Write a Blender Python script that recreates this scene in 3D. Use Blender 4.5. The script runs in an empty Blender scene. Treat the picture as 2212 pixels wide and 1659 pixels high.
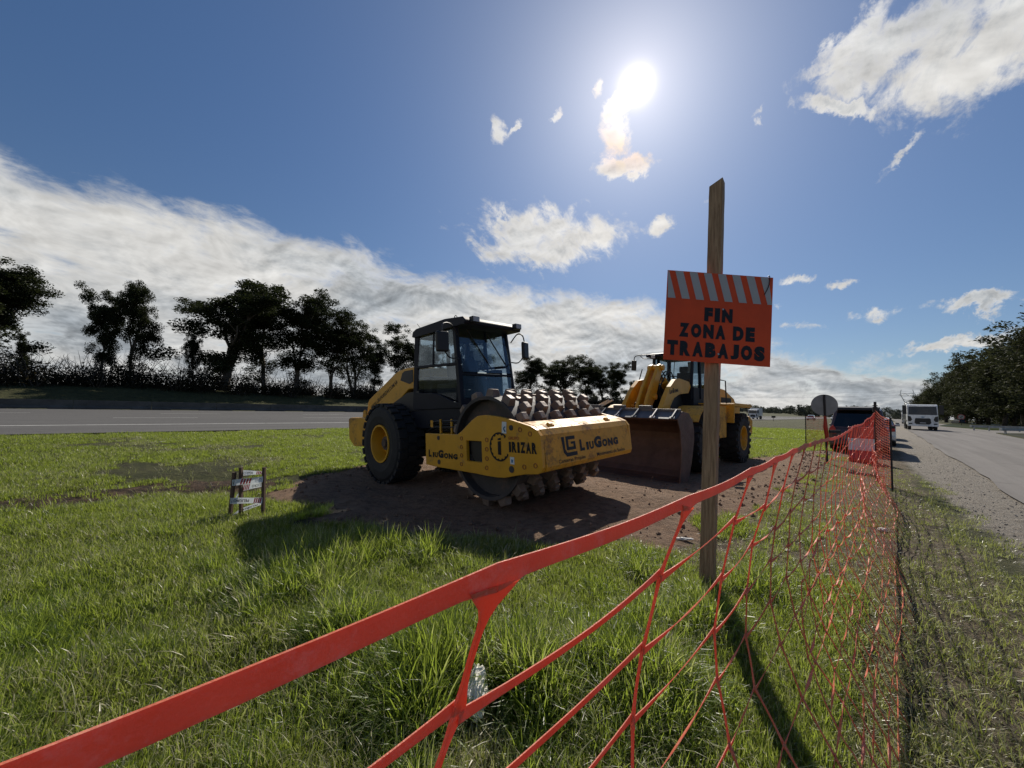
import bpy, bmesh, math, random
import numpy as np
from mathutils import Vector, Matrix
from mathutils.geometry import tessellate_polygon
from math import radians as RD, sin, cos, pi

# ------------------------------------------------------------------ camera
SC = bpy.context.scene
FPX = 834.0; CH = 1.5; PITCH = RD(3.42); ROLL = RD(1.6)      # focal length in 1/2212 of the picture width
def _axes():
    fwd = np.array([0, cos(PITCH), sin(PITCH)]); r = np.array([1., 0, 0]); u = np.cross(r, fwd)
    return r*cos(ROLL)+u*sin(ROLL), -r*sin(ROLL)+u*cos(ROLL), fwd
AXR, AXU, AXF = _axes(); CAMP = np.array([0, 0, CH])
def ray(u, v): return AXR*(u-1106)/FPX - AXU*(v-829.5)/FPX + AXF
def G(u, v, z=0.): d = ray(u, v); return CAMP + d*((z-CH)/d[2])          # survey: photo point -> ground point
def WY(u, v, y): d = ray(u, v); return CAMP + d*(y/d[1])
cd = bpy.data.cameras.new('camera'); cam = bpy.data.objects.new('camera', cd); SC.collection.objects.link(cam); SC.camera = cam
cam.matrix_world = Matrix(((AXR[0], AXU[0], -AXF[0], 0), (AXR[1], AXU[1], -AXF[1], 0), (AXR[2], AXU[2], -AXF[2], CH), (0, 0, 0, 1)))
cd.sensor_width = 36; cd.lens = 36*FPX/2212; cd.clip_start = 0.02; cd.clip_end = 5000
SC.view_settings.view_transform = 'Standard'; SC.view_settings.look = 'None'; SC.view_settings.exposure = 0.0; SC.view_settings.gamma = 1
SC.cycles.max_bounces = 6; SC.cycles.transparent_max_bounces = 12; SC.cycles.use_denoising = True; SC.cycles.transmission_bounces = 5

# ------------------------------------------------------------------ node expression helper
class NT:
    def __init__(s, tree): s.t = tree; s.n = tree.nodes; s.l = tree.links
    def node(s, typ, ins=None, **kw):
        n = s.n.new(typ)
        for k, v in kw.items(): setattr(n, k, v)
        for k, v in (ins or {}).items(): s.put(n.inputs[k], v)
        return n
    def put(s, sock, v):
        if isinstance(v, bpy.types.NodeSocket): s.l.new(v, sock)
        elif isinstance(v, bpy.types.Node): s.l.new(v.outputs[0], sock)
        else: sock.default_value = v
    def m(s, op, a, b=0., c=None, clamp=False):
        n = s.n.new('ShaderNodeMath'); n.operation = op; n.use_clamp = clamp
        s.put(n.inputs[0], a); s.put(n.inputs[1], b)
        if c is not None: s.put(n.inputs[2], c)
        return n.outputs[0]
    def sstep(s, x, a, b, lo=0., hi=1.):
        n = s.n.new('ShaderNodeMapRange'); n.interpolation_type = 'SMOOTHSTEP'
        for i, v in enumerate((x, a, b, lo, hi)): s.put(n.inputs[i], v)
        return n.outputs[0]
    def mix(s, f, a, b, mode='MIX'):
        n = s.n.new('ShaderNodeMix'); n.data_type = 'RGBA'; n.blend_type = mode
        s.put(n.inputs[0], f); s.put(n.inputs[6], a if not isinstance(a, tuple) else c4(a)); s.put(n.inputs[7], b if not isinstance(b, tuple) else c4(b))
        return n.outputs[2]
    def noise(s, vec, scale, detail=4., rough=.5, dist=0., out=0):
        n = s.n.new('ShaderNodeTexNoise')
        if vec is not None: s.put(n.inputs['Vector'], vec)
        n.inputs['Scale'].default_value = scale; n.inputs['Detail'].default_value = detail
        n.inputs['Roughness'].default_value = rough; n.inputs['Distortion'].default_value = dist
        return n.outputs[out]
def c4(c): return (c[0], c[1], c[2], 1.0)

# ------------------------------------------------------------------ world: sky, clouds, sun
sunv = ray(1375, 185); sunv = sunv/np.linalg.norm(sunv)
SUN_AZ = math.atan2(sunv[0], sunv[1]); SUN_EL = math.asin(sunv[2])
def azel(u, v):
    d = ray(u, v); d = d/np.linalg.norm(d); return math.atan2(d[0], d[1]), math.asin(d[2])
SKY_S = 0.11
W = bpy.data.worlds.new('World'); SC.world = W; W.use_nodes = True
w = NT(W.node_tree); w.n.clear()
geo = w.node('ShaderNodeTexCoord'); dirv = w.node('ShaderNodeVectorMath', {0: geo.outputs['Generated']}, operation='NORMALIZE').outputs[0]
sep = w.node('ShaderNodeSeparateXYZ', {0: dirv}); dx, dy, dz = sep.outputs
az = w.m('ARCTAN2', dx, dy); el = w.m('ARCSINE', dz)
sky = w.node('ShaderNodeTexSky', sky_type='NISHITA', sun_disc=False); sky.sun_elevation = SUN_EL; sky.sun_rotation = SUN_AZ
sky.air_density = 1.0; sky.dust_density = 0.25; sky.ozone_density = 2.5; sky.altitude = 0
# cloud layer: noise on a plane high above, so banks foreshorten towards the horizon
inv = w.m('DIVIDE', 1.0, w.m('ADD', w.m('MAXIMUM', dz, 0.0), 0.36))
px = w.m('MULTIPLY', dx, inv); py = w.m('MULTIPLY', dy, inv)
def cvec(ox, oy, sx=1., sy=1.):
    # streak axis along the wind (north-west to south-east)
    a = w.m('ADD', w.m('MULTIPLY', px, .8), w.m('MULTIPLY', py, -.6)); b = w.m('ADD', w.m('MULTIPLY', px, .6), w.m('MULTIPLY', py, .8))
    return w.node('ShaderNodeCombineXYZ', {0: w.m('ADD', w.m('MULTIPLY', a, sx), ox), 1: w.m('ADD', w.m('MULTIPLY', b, sy), oy), 2: 0.0}).outputs[0]
n_big = w.noise(cvec(3.1, 7.7), 5.2, 7, .6, .35)
n_lit = w.noise(cvec(3.1+.012, 7.7-.024), 5.2, 4, .6, .35)      # the same field a step towards the sun
n_fine = w.noise(cvec(9, 2, 1.7, .8), 13, 6, .68, .5)
wv = w.noise(dirv, 13.0, 6, .66, .2, out=1)
wc = w.node('ShaderNodeVectorMath', {0: wv, 1: (.5, .5, .5)}, operation='SUBTRACT').outputs[0]
aev = w.node('ShaderNodeCombineXYZ', {0: az, 1: el, 2: 0.0}).outputs[0]
def warped(k):
    return w.node('ShaderNodeVectorMath', {0: wc, 1: (k, k*.7, 0), 2: aev}, operation='MULTIPLY_ADD').outputs[0]
wbig, wsml = warped(.17), warped(.10)
def blob(u, v, ru, rv, rot=0.):
    a0, e0 = azel(u, v); a1, _ = azel(u+ru, v); _, e1 = azel(u, v-rv)
    mp_ = w.node('ShaderNodeMapping', {0: wbig if ru > 45 and rv > 16 else wsml}, vector_type='TEXTURE')
    mp_.inputs[1].default_value = (a0, e0, 0); mp_.inputs[2].default_value = (0, 0, rot); mp_.inputs[3].default_value = (abs(a1-a0)+1e-4, abs(e1-e0)+1e-4, 1)
    return w.node('ShaderNodeVectorMath', {0: mp_.outputs[0]}, operation='LENGTH').outputs['Value']
blobs = [(1150,525,160,66,-.12),(1225,500,115,58,0),(1100,492,75,28,0),(1425,488,40,20,0),
         (1335,300,40,44,-.3),(1350,352,62,26,-.1),(1335,232,34,26,.5),(1290,195,10,24,.2),(1200,247,14,9,.6),(1075,285,12,26,.4),(1108,278,22,7,.5),
         (1960,85,330,92,-.12),(2080,150,280,112,-.1),(2200,60,260,120,0),(1800,112,160,42,.3),(1840,225,130,26,-.35),(1650,235,26,8,.5),(1640,262,8,14,0),
         (1955,330,75,10,.75),(2120,655,115,22,.05),(1895,680,62,13,.05),(1755,702,50,11,0),(2060,742,150,20,.08),
         (1800,608,24,8,0),(1716,603,42,9,.15),(1676,665,18,8,0),(1530,430,20,6,.2)]
mk = mks = None
for b in blobs:
    s_ = blob(*b)
    if b[2] > 30 and b[3] > 18: mk = s_ if mk is None else w.m('MINIMUM', mk, s_)
    else: mks = s_ if mks is None else w.m('MINIMUM', mks, s_)
mks = w.m('MULTIPLY', w.m('MINIMUM', w.m('SUBTRACT', 1.1, mks), .7), 1.0)
mk = w.m('MULTIPLY', w.m('MINIMUM', w.m('SUBTRACT', 1.15, mk), .75), 1.55); mk = w.m('MAXIMUM', mk, mks)
# the long bank: everything under a slanting upper edge
pts = [(-60,300),(0,328),(130,378),(300,425),(415,438),(560,478),(700,520),(850,563),(1000,600),(1200,628),(1380,640),(1500,680),(1650,745),(1800,775),(2000,792),(2040,835),(2212,880)]
azs = [azel(*p) for p in pts]
AMIN, AMAX = azs[0][0]-.3, azs[-1][0]+.1; EMAX = .8
ramp = w.node('ShaderNodeValToRGB', {0: w.m('DIVIDE', w.m('SUBTRACT', az, AMIN), AMAX-AMIN)})
cr = ramp.color_ramp; cr.interpolation = 'LINEAR'
els = cr.elements
for i, (a, e) in enumerate(azs):
    pos = (a-AMIN)/(AMAX-AMIN); val = e/EMAX
    el_ = els[0] if i == 0 else (els[1] if i == 1 else els.new(pos))
    el_.position = pos; el_.color = (val, val, val, 1)
edge = w.m('MULTIPLY', ramp.outputs[0], EMAX)
under = w.m('SUBTRACT', edge, el)
bank = w.m('MULTIPLY', w.m('MINIMUM', w.m('ADD', w.m('DIVIDE', under, .05), .25), 1.35), .9)
allm = w.m('MAXIMUM', mk, bank)
n_soft = w.noise(cvec(1.3, 4.1), 1.9, 3, .5, .3)
fb = w.m('ADD', mk, w.m('ADD', w.m('MULTIPLY', w.m('SUBTRACT', n_big, .5), 2.6), w.m('MULTIPLY', w.m('SUBTRACT', n_fine, .5), 2.4)))
fk = w.m('ADD', bank, w.m('ADD', w.m('MULTIPLY', w.m('SUBTRACT', n_big, .5), 3.0), w.m('MULTIPLY', w.m('SUBTRACT', n_fine, .5), 1.2)))
field = w.m('MAXIMUM', fb, fk)
dens = w.sstep(field, .0, 1.15)
# light through the cloud: bright where thin, grey-blue where thick and on the side away from the sun
thick = w.m('MULTIPLY', w.sstep(w.m('ADD', w.m('MULTIPLY', field, .42), w.m('MULTIPLY', w.m('SUBTRACT', n_soft, .5), 2.2)), .2, 1.1), w.sstep(field, .5, 1.1))
slope = w.m('MULTIPLY', w.m('SUBTRACT', n_lit, n_big), 1.5)
sunang = w.m('ARCCOSINE', w.m('MINIMUM', w.node('ShaderNodeVectorMath', {0: dirv, 1: tuple(sunv)}, operation='DOT_PRODUCT').outputs['Value'], .999999))
lum = w.m('SUBTRACT', 1.0, w.m('MULTIPLY', thick, .46))
lum = w.m('ADD', lum, slope)
lum = w.m('ADD', lum, w.m('MULTIPLY', w.m('EXPONENT', w.m('MULTIPLY', sunang, -3.0)), .18))
lum = w.m('MULTIPLY', w.m('MAXIMUM', lum, .22), .66/SKY_S)
ccol = w.mix(w.m('MULTIPLY', thick, .9), (1.0, .99, .96), (.80, .90, 1.0))
iris = w.m('MULTIPLY', w.sstep(w.m('ABSOLUTE', w.m('SUBTRACT', sunang, .115)), .055, .0), .9)
ccol = w.mix(iris, ccol, w.mix(w.sstep(n_fine, .4, .6), (1.0, .76, .52), (1.0, .80, .74)))
cloud = w.node('ShaderNodeVectorMath', {0: ccol, 1: lum}, operation='SCALE'); w.put(cloud.inputs['Scale'], lum)
skyc = w.node('ShaderNodeVectorMath', {0: sky.outputs[0]}, operation='SCALE'); skyc.inputs['Scale'].default_value = 1.0
skyt = w.mix(w.sstep(el, .75, .05), (.42, .56, .69), (.46, .51, .575)); skyc = w.node('ShaderNodeVectorMath', {0: skyc.outputs[0], 1: skyt}, operation='MULTIPLY')
hz = w.sstep(el, .10, -.01)
base = w.mix(w.m('MULTIPLY', hz, .55), skyc.outputs[0], (.50/SKY_S, .57/SKY_S, .63/SKY_S))
tot = w.mix(dens, base, cloud.outputs[0])
# the sun's disc and the glare round it, painted into the sky colour
g1 = w.m('MULTIPLY', w.m('EXPONENT', w.m('MULTIPLY', sunang, -4.4)), .34/SKY_S)
g2 = w.m('MULTIPLY', w.m('EXPONENT', w.m('MULTIPLY', w.m('POWER', w.m('DIVIDE', sunang, .025), 2.0), -1.0)), 1.3/SKY_S)
g3 = w.m('MULTIPLY', w.m('EXPONENT', w.m('MULTIPLY', sunang, -11.0)), .46/SKY_S)
g = w.m('ADD', w.m('ADD', g1, g3), g2)
gl = w.node('ShaderNodeVectorMath', {0: (1.0, .86, .76)}, operation='SCALE'); w.put(gl.inputs['Scale'], g)
fin = w.node('ShaderNodeVectorMath', {0: tot, 1: gl.outputs[0]}, operation='ADD')
bg = w.node('ShaderNodeBackground', {0: fin.outputs[0], 1: SKY_S})
wo = w.node('ShaderNodeOutputWorld', {0: bg.outputs[0]})

sl = bpy.data.lights.new('sun', 'SUN'); sl.energy = 5.0; sl.angle = RD(.53); sl.color = (1.0, .93, .82)
so = bpy.data.objects.new('sun', sl); SC.collection.objects.link(so)
so.rotation_euler = Vector(tuple(sunv)).to_track_quat('Z', 'Y').to_euler()

# ------------------------------------------------------------------ materials
def srgb(r, g, b): return tuple(((c/255)/12.92 if c/255 <= .04045 else ((c/255+.055)/1.055)**2.4) for c in (r, g, b))
def mat(name, col, rough=.6, metal=0., var=.15, vs=3., dirt=0., dcol=(.20, .13, .08), ds=2.5, bump=0., bs=30., coat=0., trans=0., spec=.5, tcol=None):
    m = bpy.data.materials.new(name); m.use_nodes = True; t = NT(m.node_tree); t.n.clear()
    tc = t.node('ShaderNodeTexCoord').outputs['Object']
    n1 = t.noise(tc, vs, 6, .6)
    c = t.mix(t.sstep(n1, .3, .7), tuple(x*(1-var) for x in col), tuple(min(1, x*(1+var)) for x in col))
    if dirt > 0:
        n2 = t.noise(tc, ds, 8, .68); n3 = t.noise(tc, ds*7, 6, .7)
        f = t.sstep(t.m('ADD', n2, t.m('MULTIPLY', t.m('SUBTRACT', n3, .5), .6)), .66-dirt*.35, .9-dirt*.35)
        c = t.mix(t.m('MULTIPLY', f, .9), c, dcol); rr = t.m('ADD', rough, t.m('MULTIPLY', f, .9-rough), clamp=True)
    else: rr = t.m('ADD', rough, t.m('MULTIPLY', t.m('SUBTRACT', n1, .5), .12))
    p = t.node('ShaderNodeBsdfPrincipled', {'Base Color': c, 'Roughness': rr, 'Metallic': metal, 'Coat Weight': coat})
    p.inputs['Specular IOR Level'].default_value = spec
    if bump > 0:
        b = t.node('ShaderNodeBump', {'Height': t.noise(tc, bs, 5, .6), 'Strength': bump, 'Distance': .02}); t.put(p.inputs['Normal'], b.outputs[0])
    out = p.outputs[0]
    if trans > 0:
        tr = t.node('ShaderNodeBsdfTranslucent', {0: c4(tcol or col)})
        out = t.node('ShaderNodeMixShader', {0: trans, 1: out, 2: tr.outputs[0]}).outputs[0]
    t.node('ShaderNodeOutputMaterial', {0: out})
    return m
def glassmat(name, tint=(.72, .78, .82), refl=.10):
    m = bpy.data.materials.new(name); m.use_nodes = True; t = NT(m.node_tree); t.n.clear()
    tr = t.node('ShaderNodeBsdfTransparent', {0: c4(tint)}); gl = t.node('ShaderNodeBsdfGlossy', {0: (1, 1, 1, 1), 'Roughness': .03})
    fr = t.node('ShaderNodeFresnel', {0: 1.5}); f = t.m('MULTIPLY', fr.outputs[0], refl*2, clamp=True)
    tc = t.node('ShaderNodeTexCoord').outputs['Object']
    df = t.node('ShaderNodeBsdfDiffuse', {0: (.35, .33, .3, 1)})
    dust = t.m('MULTIPLY', t.sstep(t.noise(tc, 2.2, 7, .7), .45, .8), .06)
    a = t.node('ShaderNodeMixShader', {0: dust, 1: tr.outputs[0], 2: df.outputs[0]})
    o = t.node('ShaderNodeMixShader', {0: f, 1: a.outputs[0], 2: gl.outputs[0]})
    t.node('ShaderNodeOutputMaterial', {0: o.outputs[0]}); return m
YEL = (.66, .325, .020)
M = {}
M['yellow'] = mat('yellow_paint', YEL, .42, dirt=.30, dcol=(.24, .15, .085), var=.07, coat=.1, bump=.06, bs=9)
M['yellow_d'] = mat('yellow_paint_dusty', YEL, .5, dirt=.55, dcol=(.22, .13, .07), var=.1, bump=.08, bs=9)
M['cabblue'] = mat('dark_slate_paint', (.007, .009, .017), .58, dirt=.10, dcol=(.03, .027, .025), spec=.28)
M['black'] = mat('black_plastic', (.014, .014, .015), .5, var=.2)
M['blacktext'] = mat('black_decal', (.010, .011, .016), .45, var=.1, spec=.3)

M['darkiron'] = mat('dark_iron', (.045, .04, .038), .7, dirt=.5, dcol=(.15, .10, .07), bump=.2)
M['drumend'] = mat('drum_end_steel', (.05, .045, .045), .7, dirt=.45, dcol=(.12, .085, .07), ds=1.5, bump=.15)
M['drum'] = mat('dirty_drum_steel', (.20, .15, .12), .55, metal=.25, dirt=.55, dcol=(.21, .13, .085), ds=4, bump=.35, bs=18, var=.3)
M['polished'] = mat('worn_steel', (.45, .42, .40), .32, metal=.8, dirt=.25, dcol=(.2, .14, .1), ds=6)
M['rubber'] = mat('tyre_rubber', (.018, .018, .019), .78, dirt=.35, dcol=(.055, .045, .038), ds=3, bump=.25, bs=25)
M['glass'] = glassmat('cab_glass')
M['carglass'] = glassmat('dark_car_glass', (.12, .13, .15), .6)
M['seat'] = mat('seat_vinyl', (.03, .032, .036), .6)
M['red'] = mat('red_plastic', (.42, .02, .02), .35, coat=.3)
M['white'] = mat('white_plastic', (.75, .75, .72), .45, dirt=.12)
M['sticker'] = mat('white_sticker', (.7, .74, .76), .4, var=.03)
M['stickerblue'] = mat('blue_print', (.05, .18, .35), .5)
M['orange_txt'] = mat('orange_print', (.42, .10, .02), .5)
M['redring'] = mat('rusty_bolt', (.30, .10, .03), .6)
M['bucket'] = mat('scuffed_bucket_steel', (.115, .065, .05), .55, metal=.15, dirt=.6, dcol=(.13, .085, .068), ds=1.3, bump=.2, var=.3)
M['bucketgrey'] = mat('bucket_grey_paint', (.10, .105, .115), .45, dirt=.3, dcol=(.16, .12, .09))
M['wood'] = None
M['signorange'] = mat('sign_orange', (.70, .075, .012), .42, var=.10, spec=.3, dirt=.10, dcol=(.40, .09, .05), ds=6)
M['signwhite'] = mat('sign_white', (.42, .42, .43), .42, var=.04, spec=.3)
M['signback'] = mat('sign_back_grey', (.22, .23, .24), .5, metal=.4)
M['net'] = mat('orange_net_plastic', (.80, .27, .155), .38, var=.12, vs=12, dirt=.52, dcol=(.76, .44, .32), ds=30, trans=.42, tcol=(1., .15, .05), bump=.25, bs=220)  # pale patches are dust plus sun highlights on the tape, painted into the colour
M['postblack'] = mat('black_post', (.02, .018, .018), .7)
M['postorange'] = mat('orange_wrap', (.55, .06, .03), .5, trans=.3)
M['stake'] = mat('rusty_stake', (.10, .06, .04), .8)
M['tape'] = mat('white_barrier_tape', (.72, .76, .78), .4, trans=.3, var=.04)
M['tapered'] = mat('red_tape_print', (.55, .04, .05), .4, trans=.3)
M['tapeblack'] = mat('black_tape_print', (.02, .02, .02), .5)
M['galv'] = mat('galvanised_steel', (.42, .43, .42), .45, metal=.6)
M['concrete'] = mat('barrier_concrete', (.075, .073, .066), .9, var=.25, vs=.8, dirt=.3, dcol=(.035, .036, .03), ds=1.2, bump=.4, bs=8)
M['bark'] = mat('bark', (.10, .08, .06), .95, bump=.5, bs=12, var=.35)
M['twig'] = mat('twigs', (.085, .065, .05), .95, var=.3)
M['plastic'] = mat('crumpled_white_plastic', (.68, .65, .58), .5, bump=.5, bs=20, dirt=.3, dcol=(.4, .36, .3), ds=8)
M['truckwhite'] = mat('truck_white_paint', (.72, .73, .74), .35, coat=.3, dirt=.15)
M['carsilver'] = mat('silver_paint', (.42, .43, .45), .3, metal=.5, coat=.5)
M['carmaroon'] = mat('dark_red_grey_paint', (.085, .055, .06), .3, metal=.3, coat=.5, dirt=.2)
M['carwhite'] = mat('white_car_paint', (.7, .7, .7), .3, coat=.5)
M['cardark'] = mat('dark_car_paint', (.03, .035, .04), .3, coat=.5)
M['chrome'] = mat('chrome', (.6, .6, .6), .15, metal=1)
M['rubble'] = mat('soil_clods', (.16, .10, .065), .95, bump=.6, bs=20, var=.35)

def leafmat(name, a, b, trans=.35, tc_=(.10, .16, .02), noise_s=.35):
    m = bpy.data.materials.new(name); m.use_nodes = True; t = NT(m.node_tree); t.n.clear()
    at = t.node('ShaderNodeAttribute', attribute_name='tone').outputs['Fac']
    tc = t.node('ShaderNodeNewGeometry').outputs['Position']
    n1 = t.noise(tc, noise_s, 4, .6)
    c = t.mix(t.m('ADD', t.m('MULTIPLY', at, .7), t.m('MULTIPLY', t.m('SUBTRACT', n1, .35), .8), clamp=True), a, b)
    d = t.node('ShaderNodeBsdfPrincipled', {'Base Color': c, 'Roughness': .7}); d.inputs['Specular IOR Level'].default_value = .08
    tr = t.node('ShaderNodeBsdfTranslucent', {0: t.mix(.5, c, tc_)})
    o = t.node('ShaderNodeMixShader', {0: trans, 1: d.outputs[0], 2: tr.outputs[0]})
    t.node('ShaderNodeOutputMaterial', {0: o.outputs[0]}); return m
M['leaf'] = leafmat('dark_leaves', (.010, .013, .006), (.034, .040, .016), .22, (.06, .08, .02))
M['leafr'] = leafmat('grey_green_leaves', (.018, .024, .013), (.062, .068, .036), .25, (.08, .09, .03))
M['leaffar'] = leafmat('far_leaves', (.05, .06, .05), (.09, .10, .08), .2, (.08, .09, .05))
M['bushleaf'] = leafmat('brown_undergrowth', (.012, .012, .007), (.042, .036, .02), .25, (.09, .07, .03))

def grassmat(name, stops, straw, trans=.58):
    m = bpy.data.materials.new(name); m.use_nodes = True; t = NT(m.node_tree); t.n.clear()
    at = t.node('ShaderNodeAttribute', attribute_name='tone').outputs['Fac']
    pos = t.node('ShaderNodeNewGeometry').outputs['Position']
    n1 = t.noise(pos, .55, 4, .6); n2 = t.noise(pos, 2.3, 3, .6)
    f = t.m('ADD', t.m('MULTIPLY', at, .5), t.m('ADD', t.m('MULTIPLY', t.m('SUBTRACT', n1, .4), 1.2), t.m('MULTIPLY', t.m('SUBTRACT', n2, .5), .8)), clamp=True)
    c = t.mix(f, stops[0], stops[1])
    ri = t.node('ShaderNodeObjectInfo').outputs['Random']; c = t.mix(t.m('MULTIPLY', t.sstep(ri, .35, 1.), .55), c, (.25, .32, .06)); c = t.mix(t.m('MULTIPLY', t.sstep(ri, .45, 0.), .6), c, (.028, .05, .012))
    s = t.m('GREATER_THAN', t.m('ADD', at, t.m('MULTIPLY', t.m('SUBTRACT', n2, .5), .5)), 1.0-straw)
    c = t.mix(s, c, (.42, .38, .24))
    d = t.node('ShaderNodeBsdfPrincipled', {'Base Color': c, 'Roughness': .38}); d.inputs['Specular IOR Level'].default_value = .48
    tr = t.node('ShaderNodeBsdfTranslucent', {0: t.mix(.6, c, (.42, .52, .06))})
    o = t.node('ShaderNodeMixShader', {0: trans, 1: d.outputs[0], 2: tr.outputs[0]})
    t.node('ShaderNodeOutputMaterial', {0: o.outputs[0]}); return m
M['grass'] = grassmat('long_grass', ((.026, .066, .009), (.24, .33, .045)), .10)
M['grass2'] = grassmat('short_grass', ((.030, .050, .010), (.145, .175, .034)), .18)
M['straw'] = grassmat('dead_straw', ((.30, .26, .15), (.50, .46, .30)), .3, .4)
M['grassdry'] = grassmat('trampled_grass', ((.075, .062, .030), (.20, .155, .085)), .55, .4)

def woodmat():
    m = bpy.data.materials.new('weathered_pine'); m.use_nodes = True; t = NT(m.node_tree); t.n.clear()
    tc = t.node('ShaderNodeTexCoord').outputs['Object']
    mp = t.node('ShaderNodeMapping', {0: tc}); mp.inputs['Scale'].default_value = (1, 1, .06)
    g1 = t.noise(mp.outputs[0], 60, 6, .65, .6); g2 = t.noise(tc, 2.2, 5, .6); g3 = t.noise(mp.outputs[0], 14, 5, .6, 1.)
    c = t.mix(t.sstep(g1, .3, .7), (.21, .13, .072), (.43, .29, .175))
    c = t.mix(t.m('MULTIPLY', t.sstep(g2, .45, .75), .5), c, (.20, .15, .10))
    c = t.mix(t.m('MULTIPLY', t.sstep(g3, .60, .72), .7), c, (.10, .05, .025))
    p = t.node('ShaderNodeBsdfPrincipled', {'Base Color': c, 'Roughness': .85})
    b = t.node('ShaderNodeBump', {'Height': g1, 'Strength': .5, 'Distance': .004}); t.put(p.inputs['Normal'], b.outputs[0])
    t.node('ShaderNodeOutputMaterial', {0: p.outputs[0]}); return m
M['wood'] = woodmat()

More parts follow.
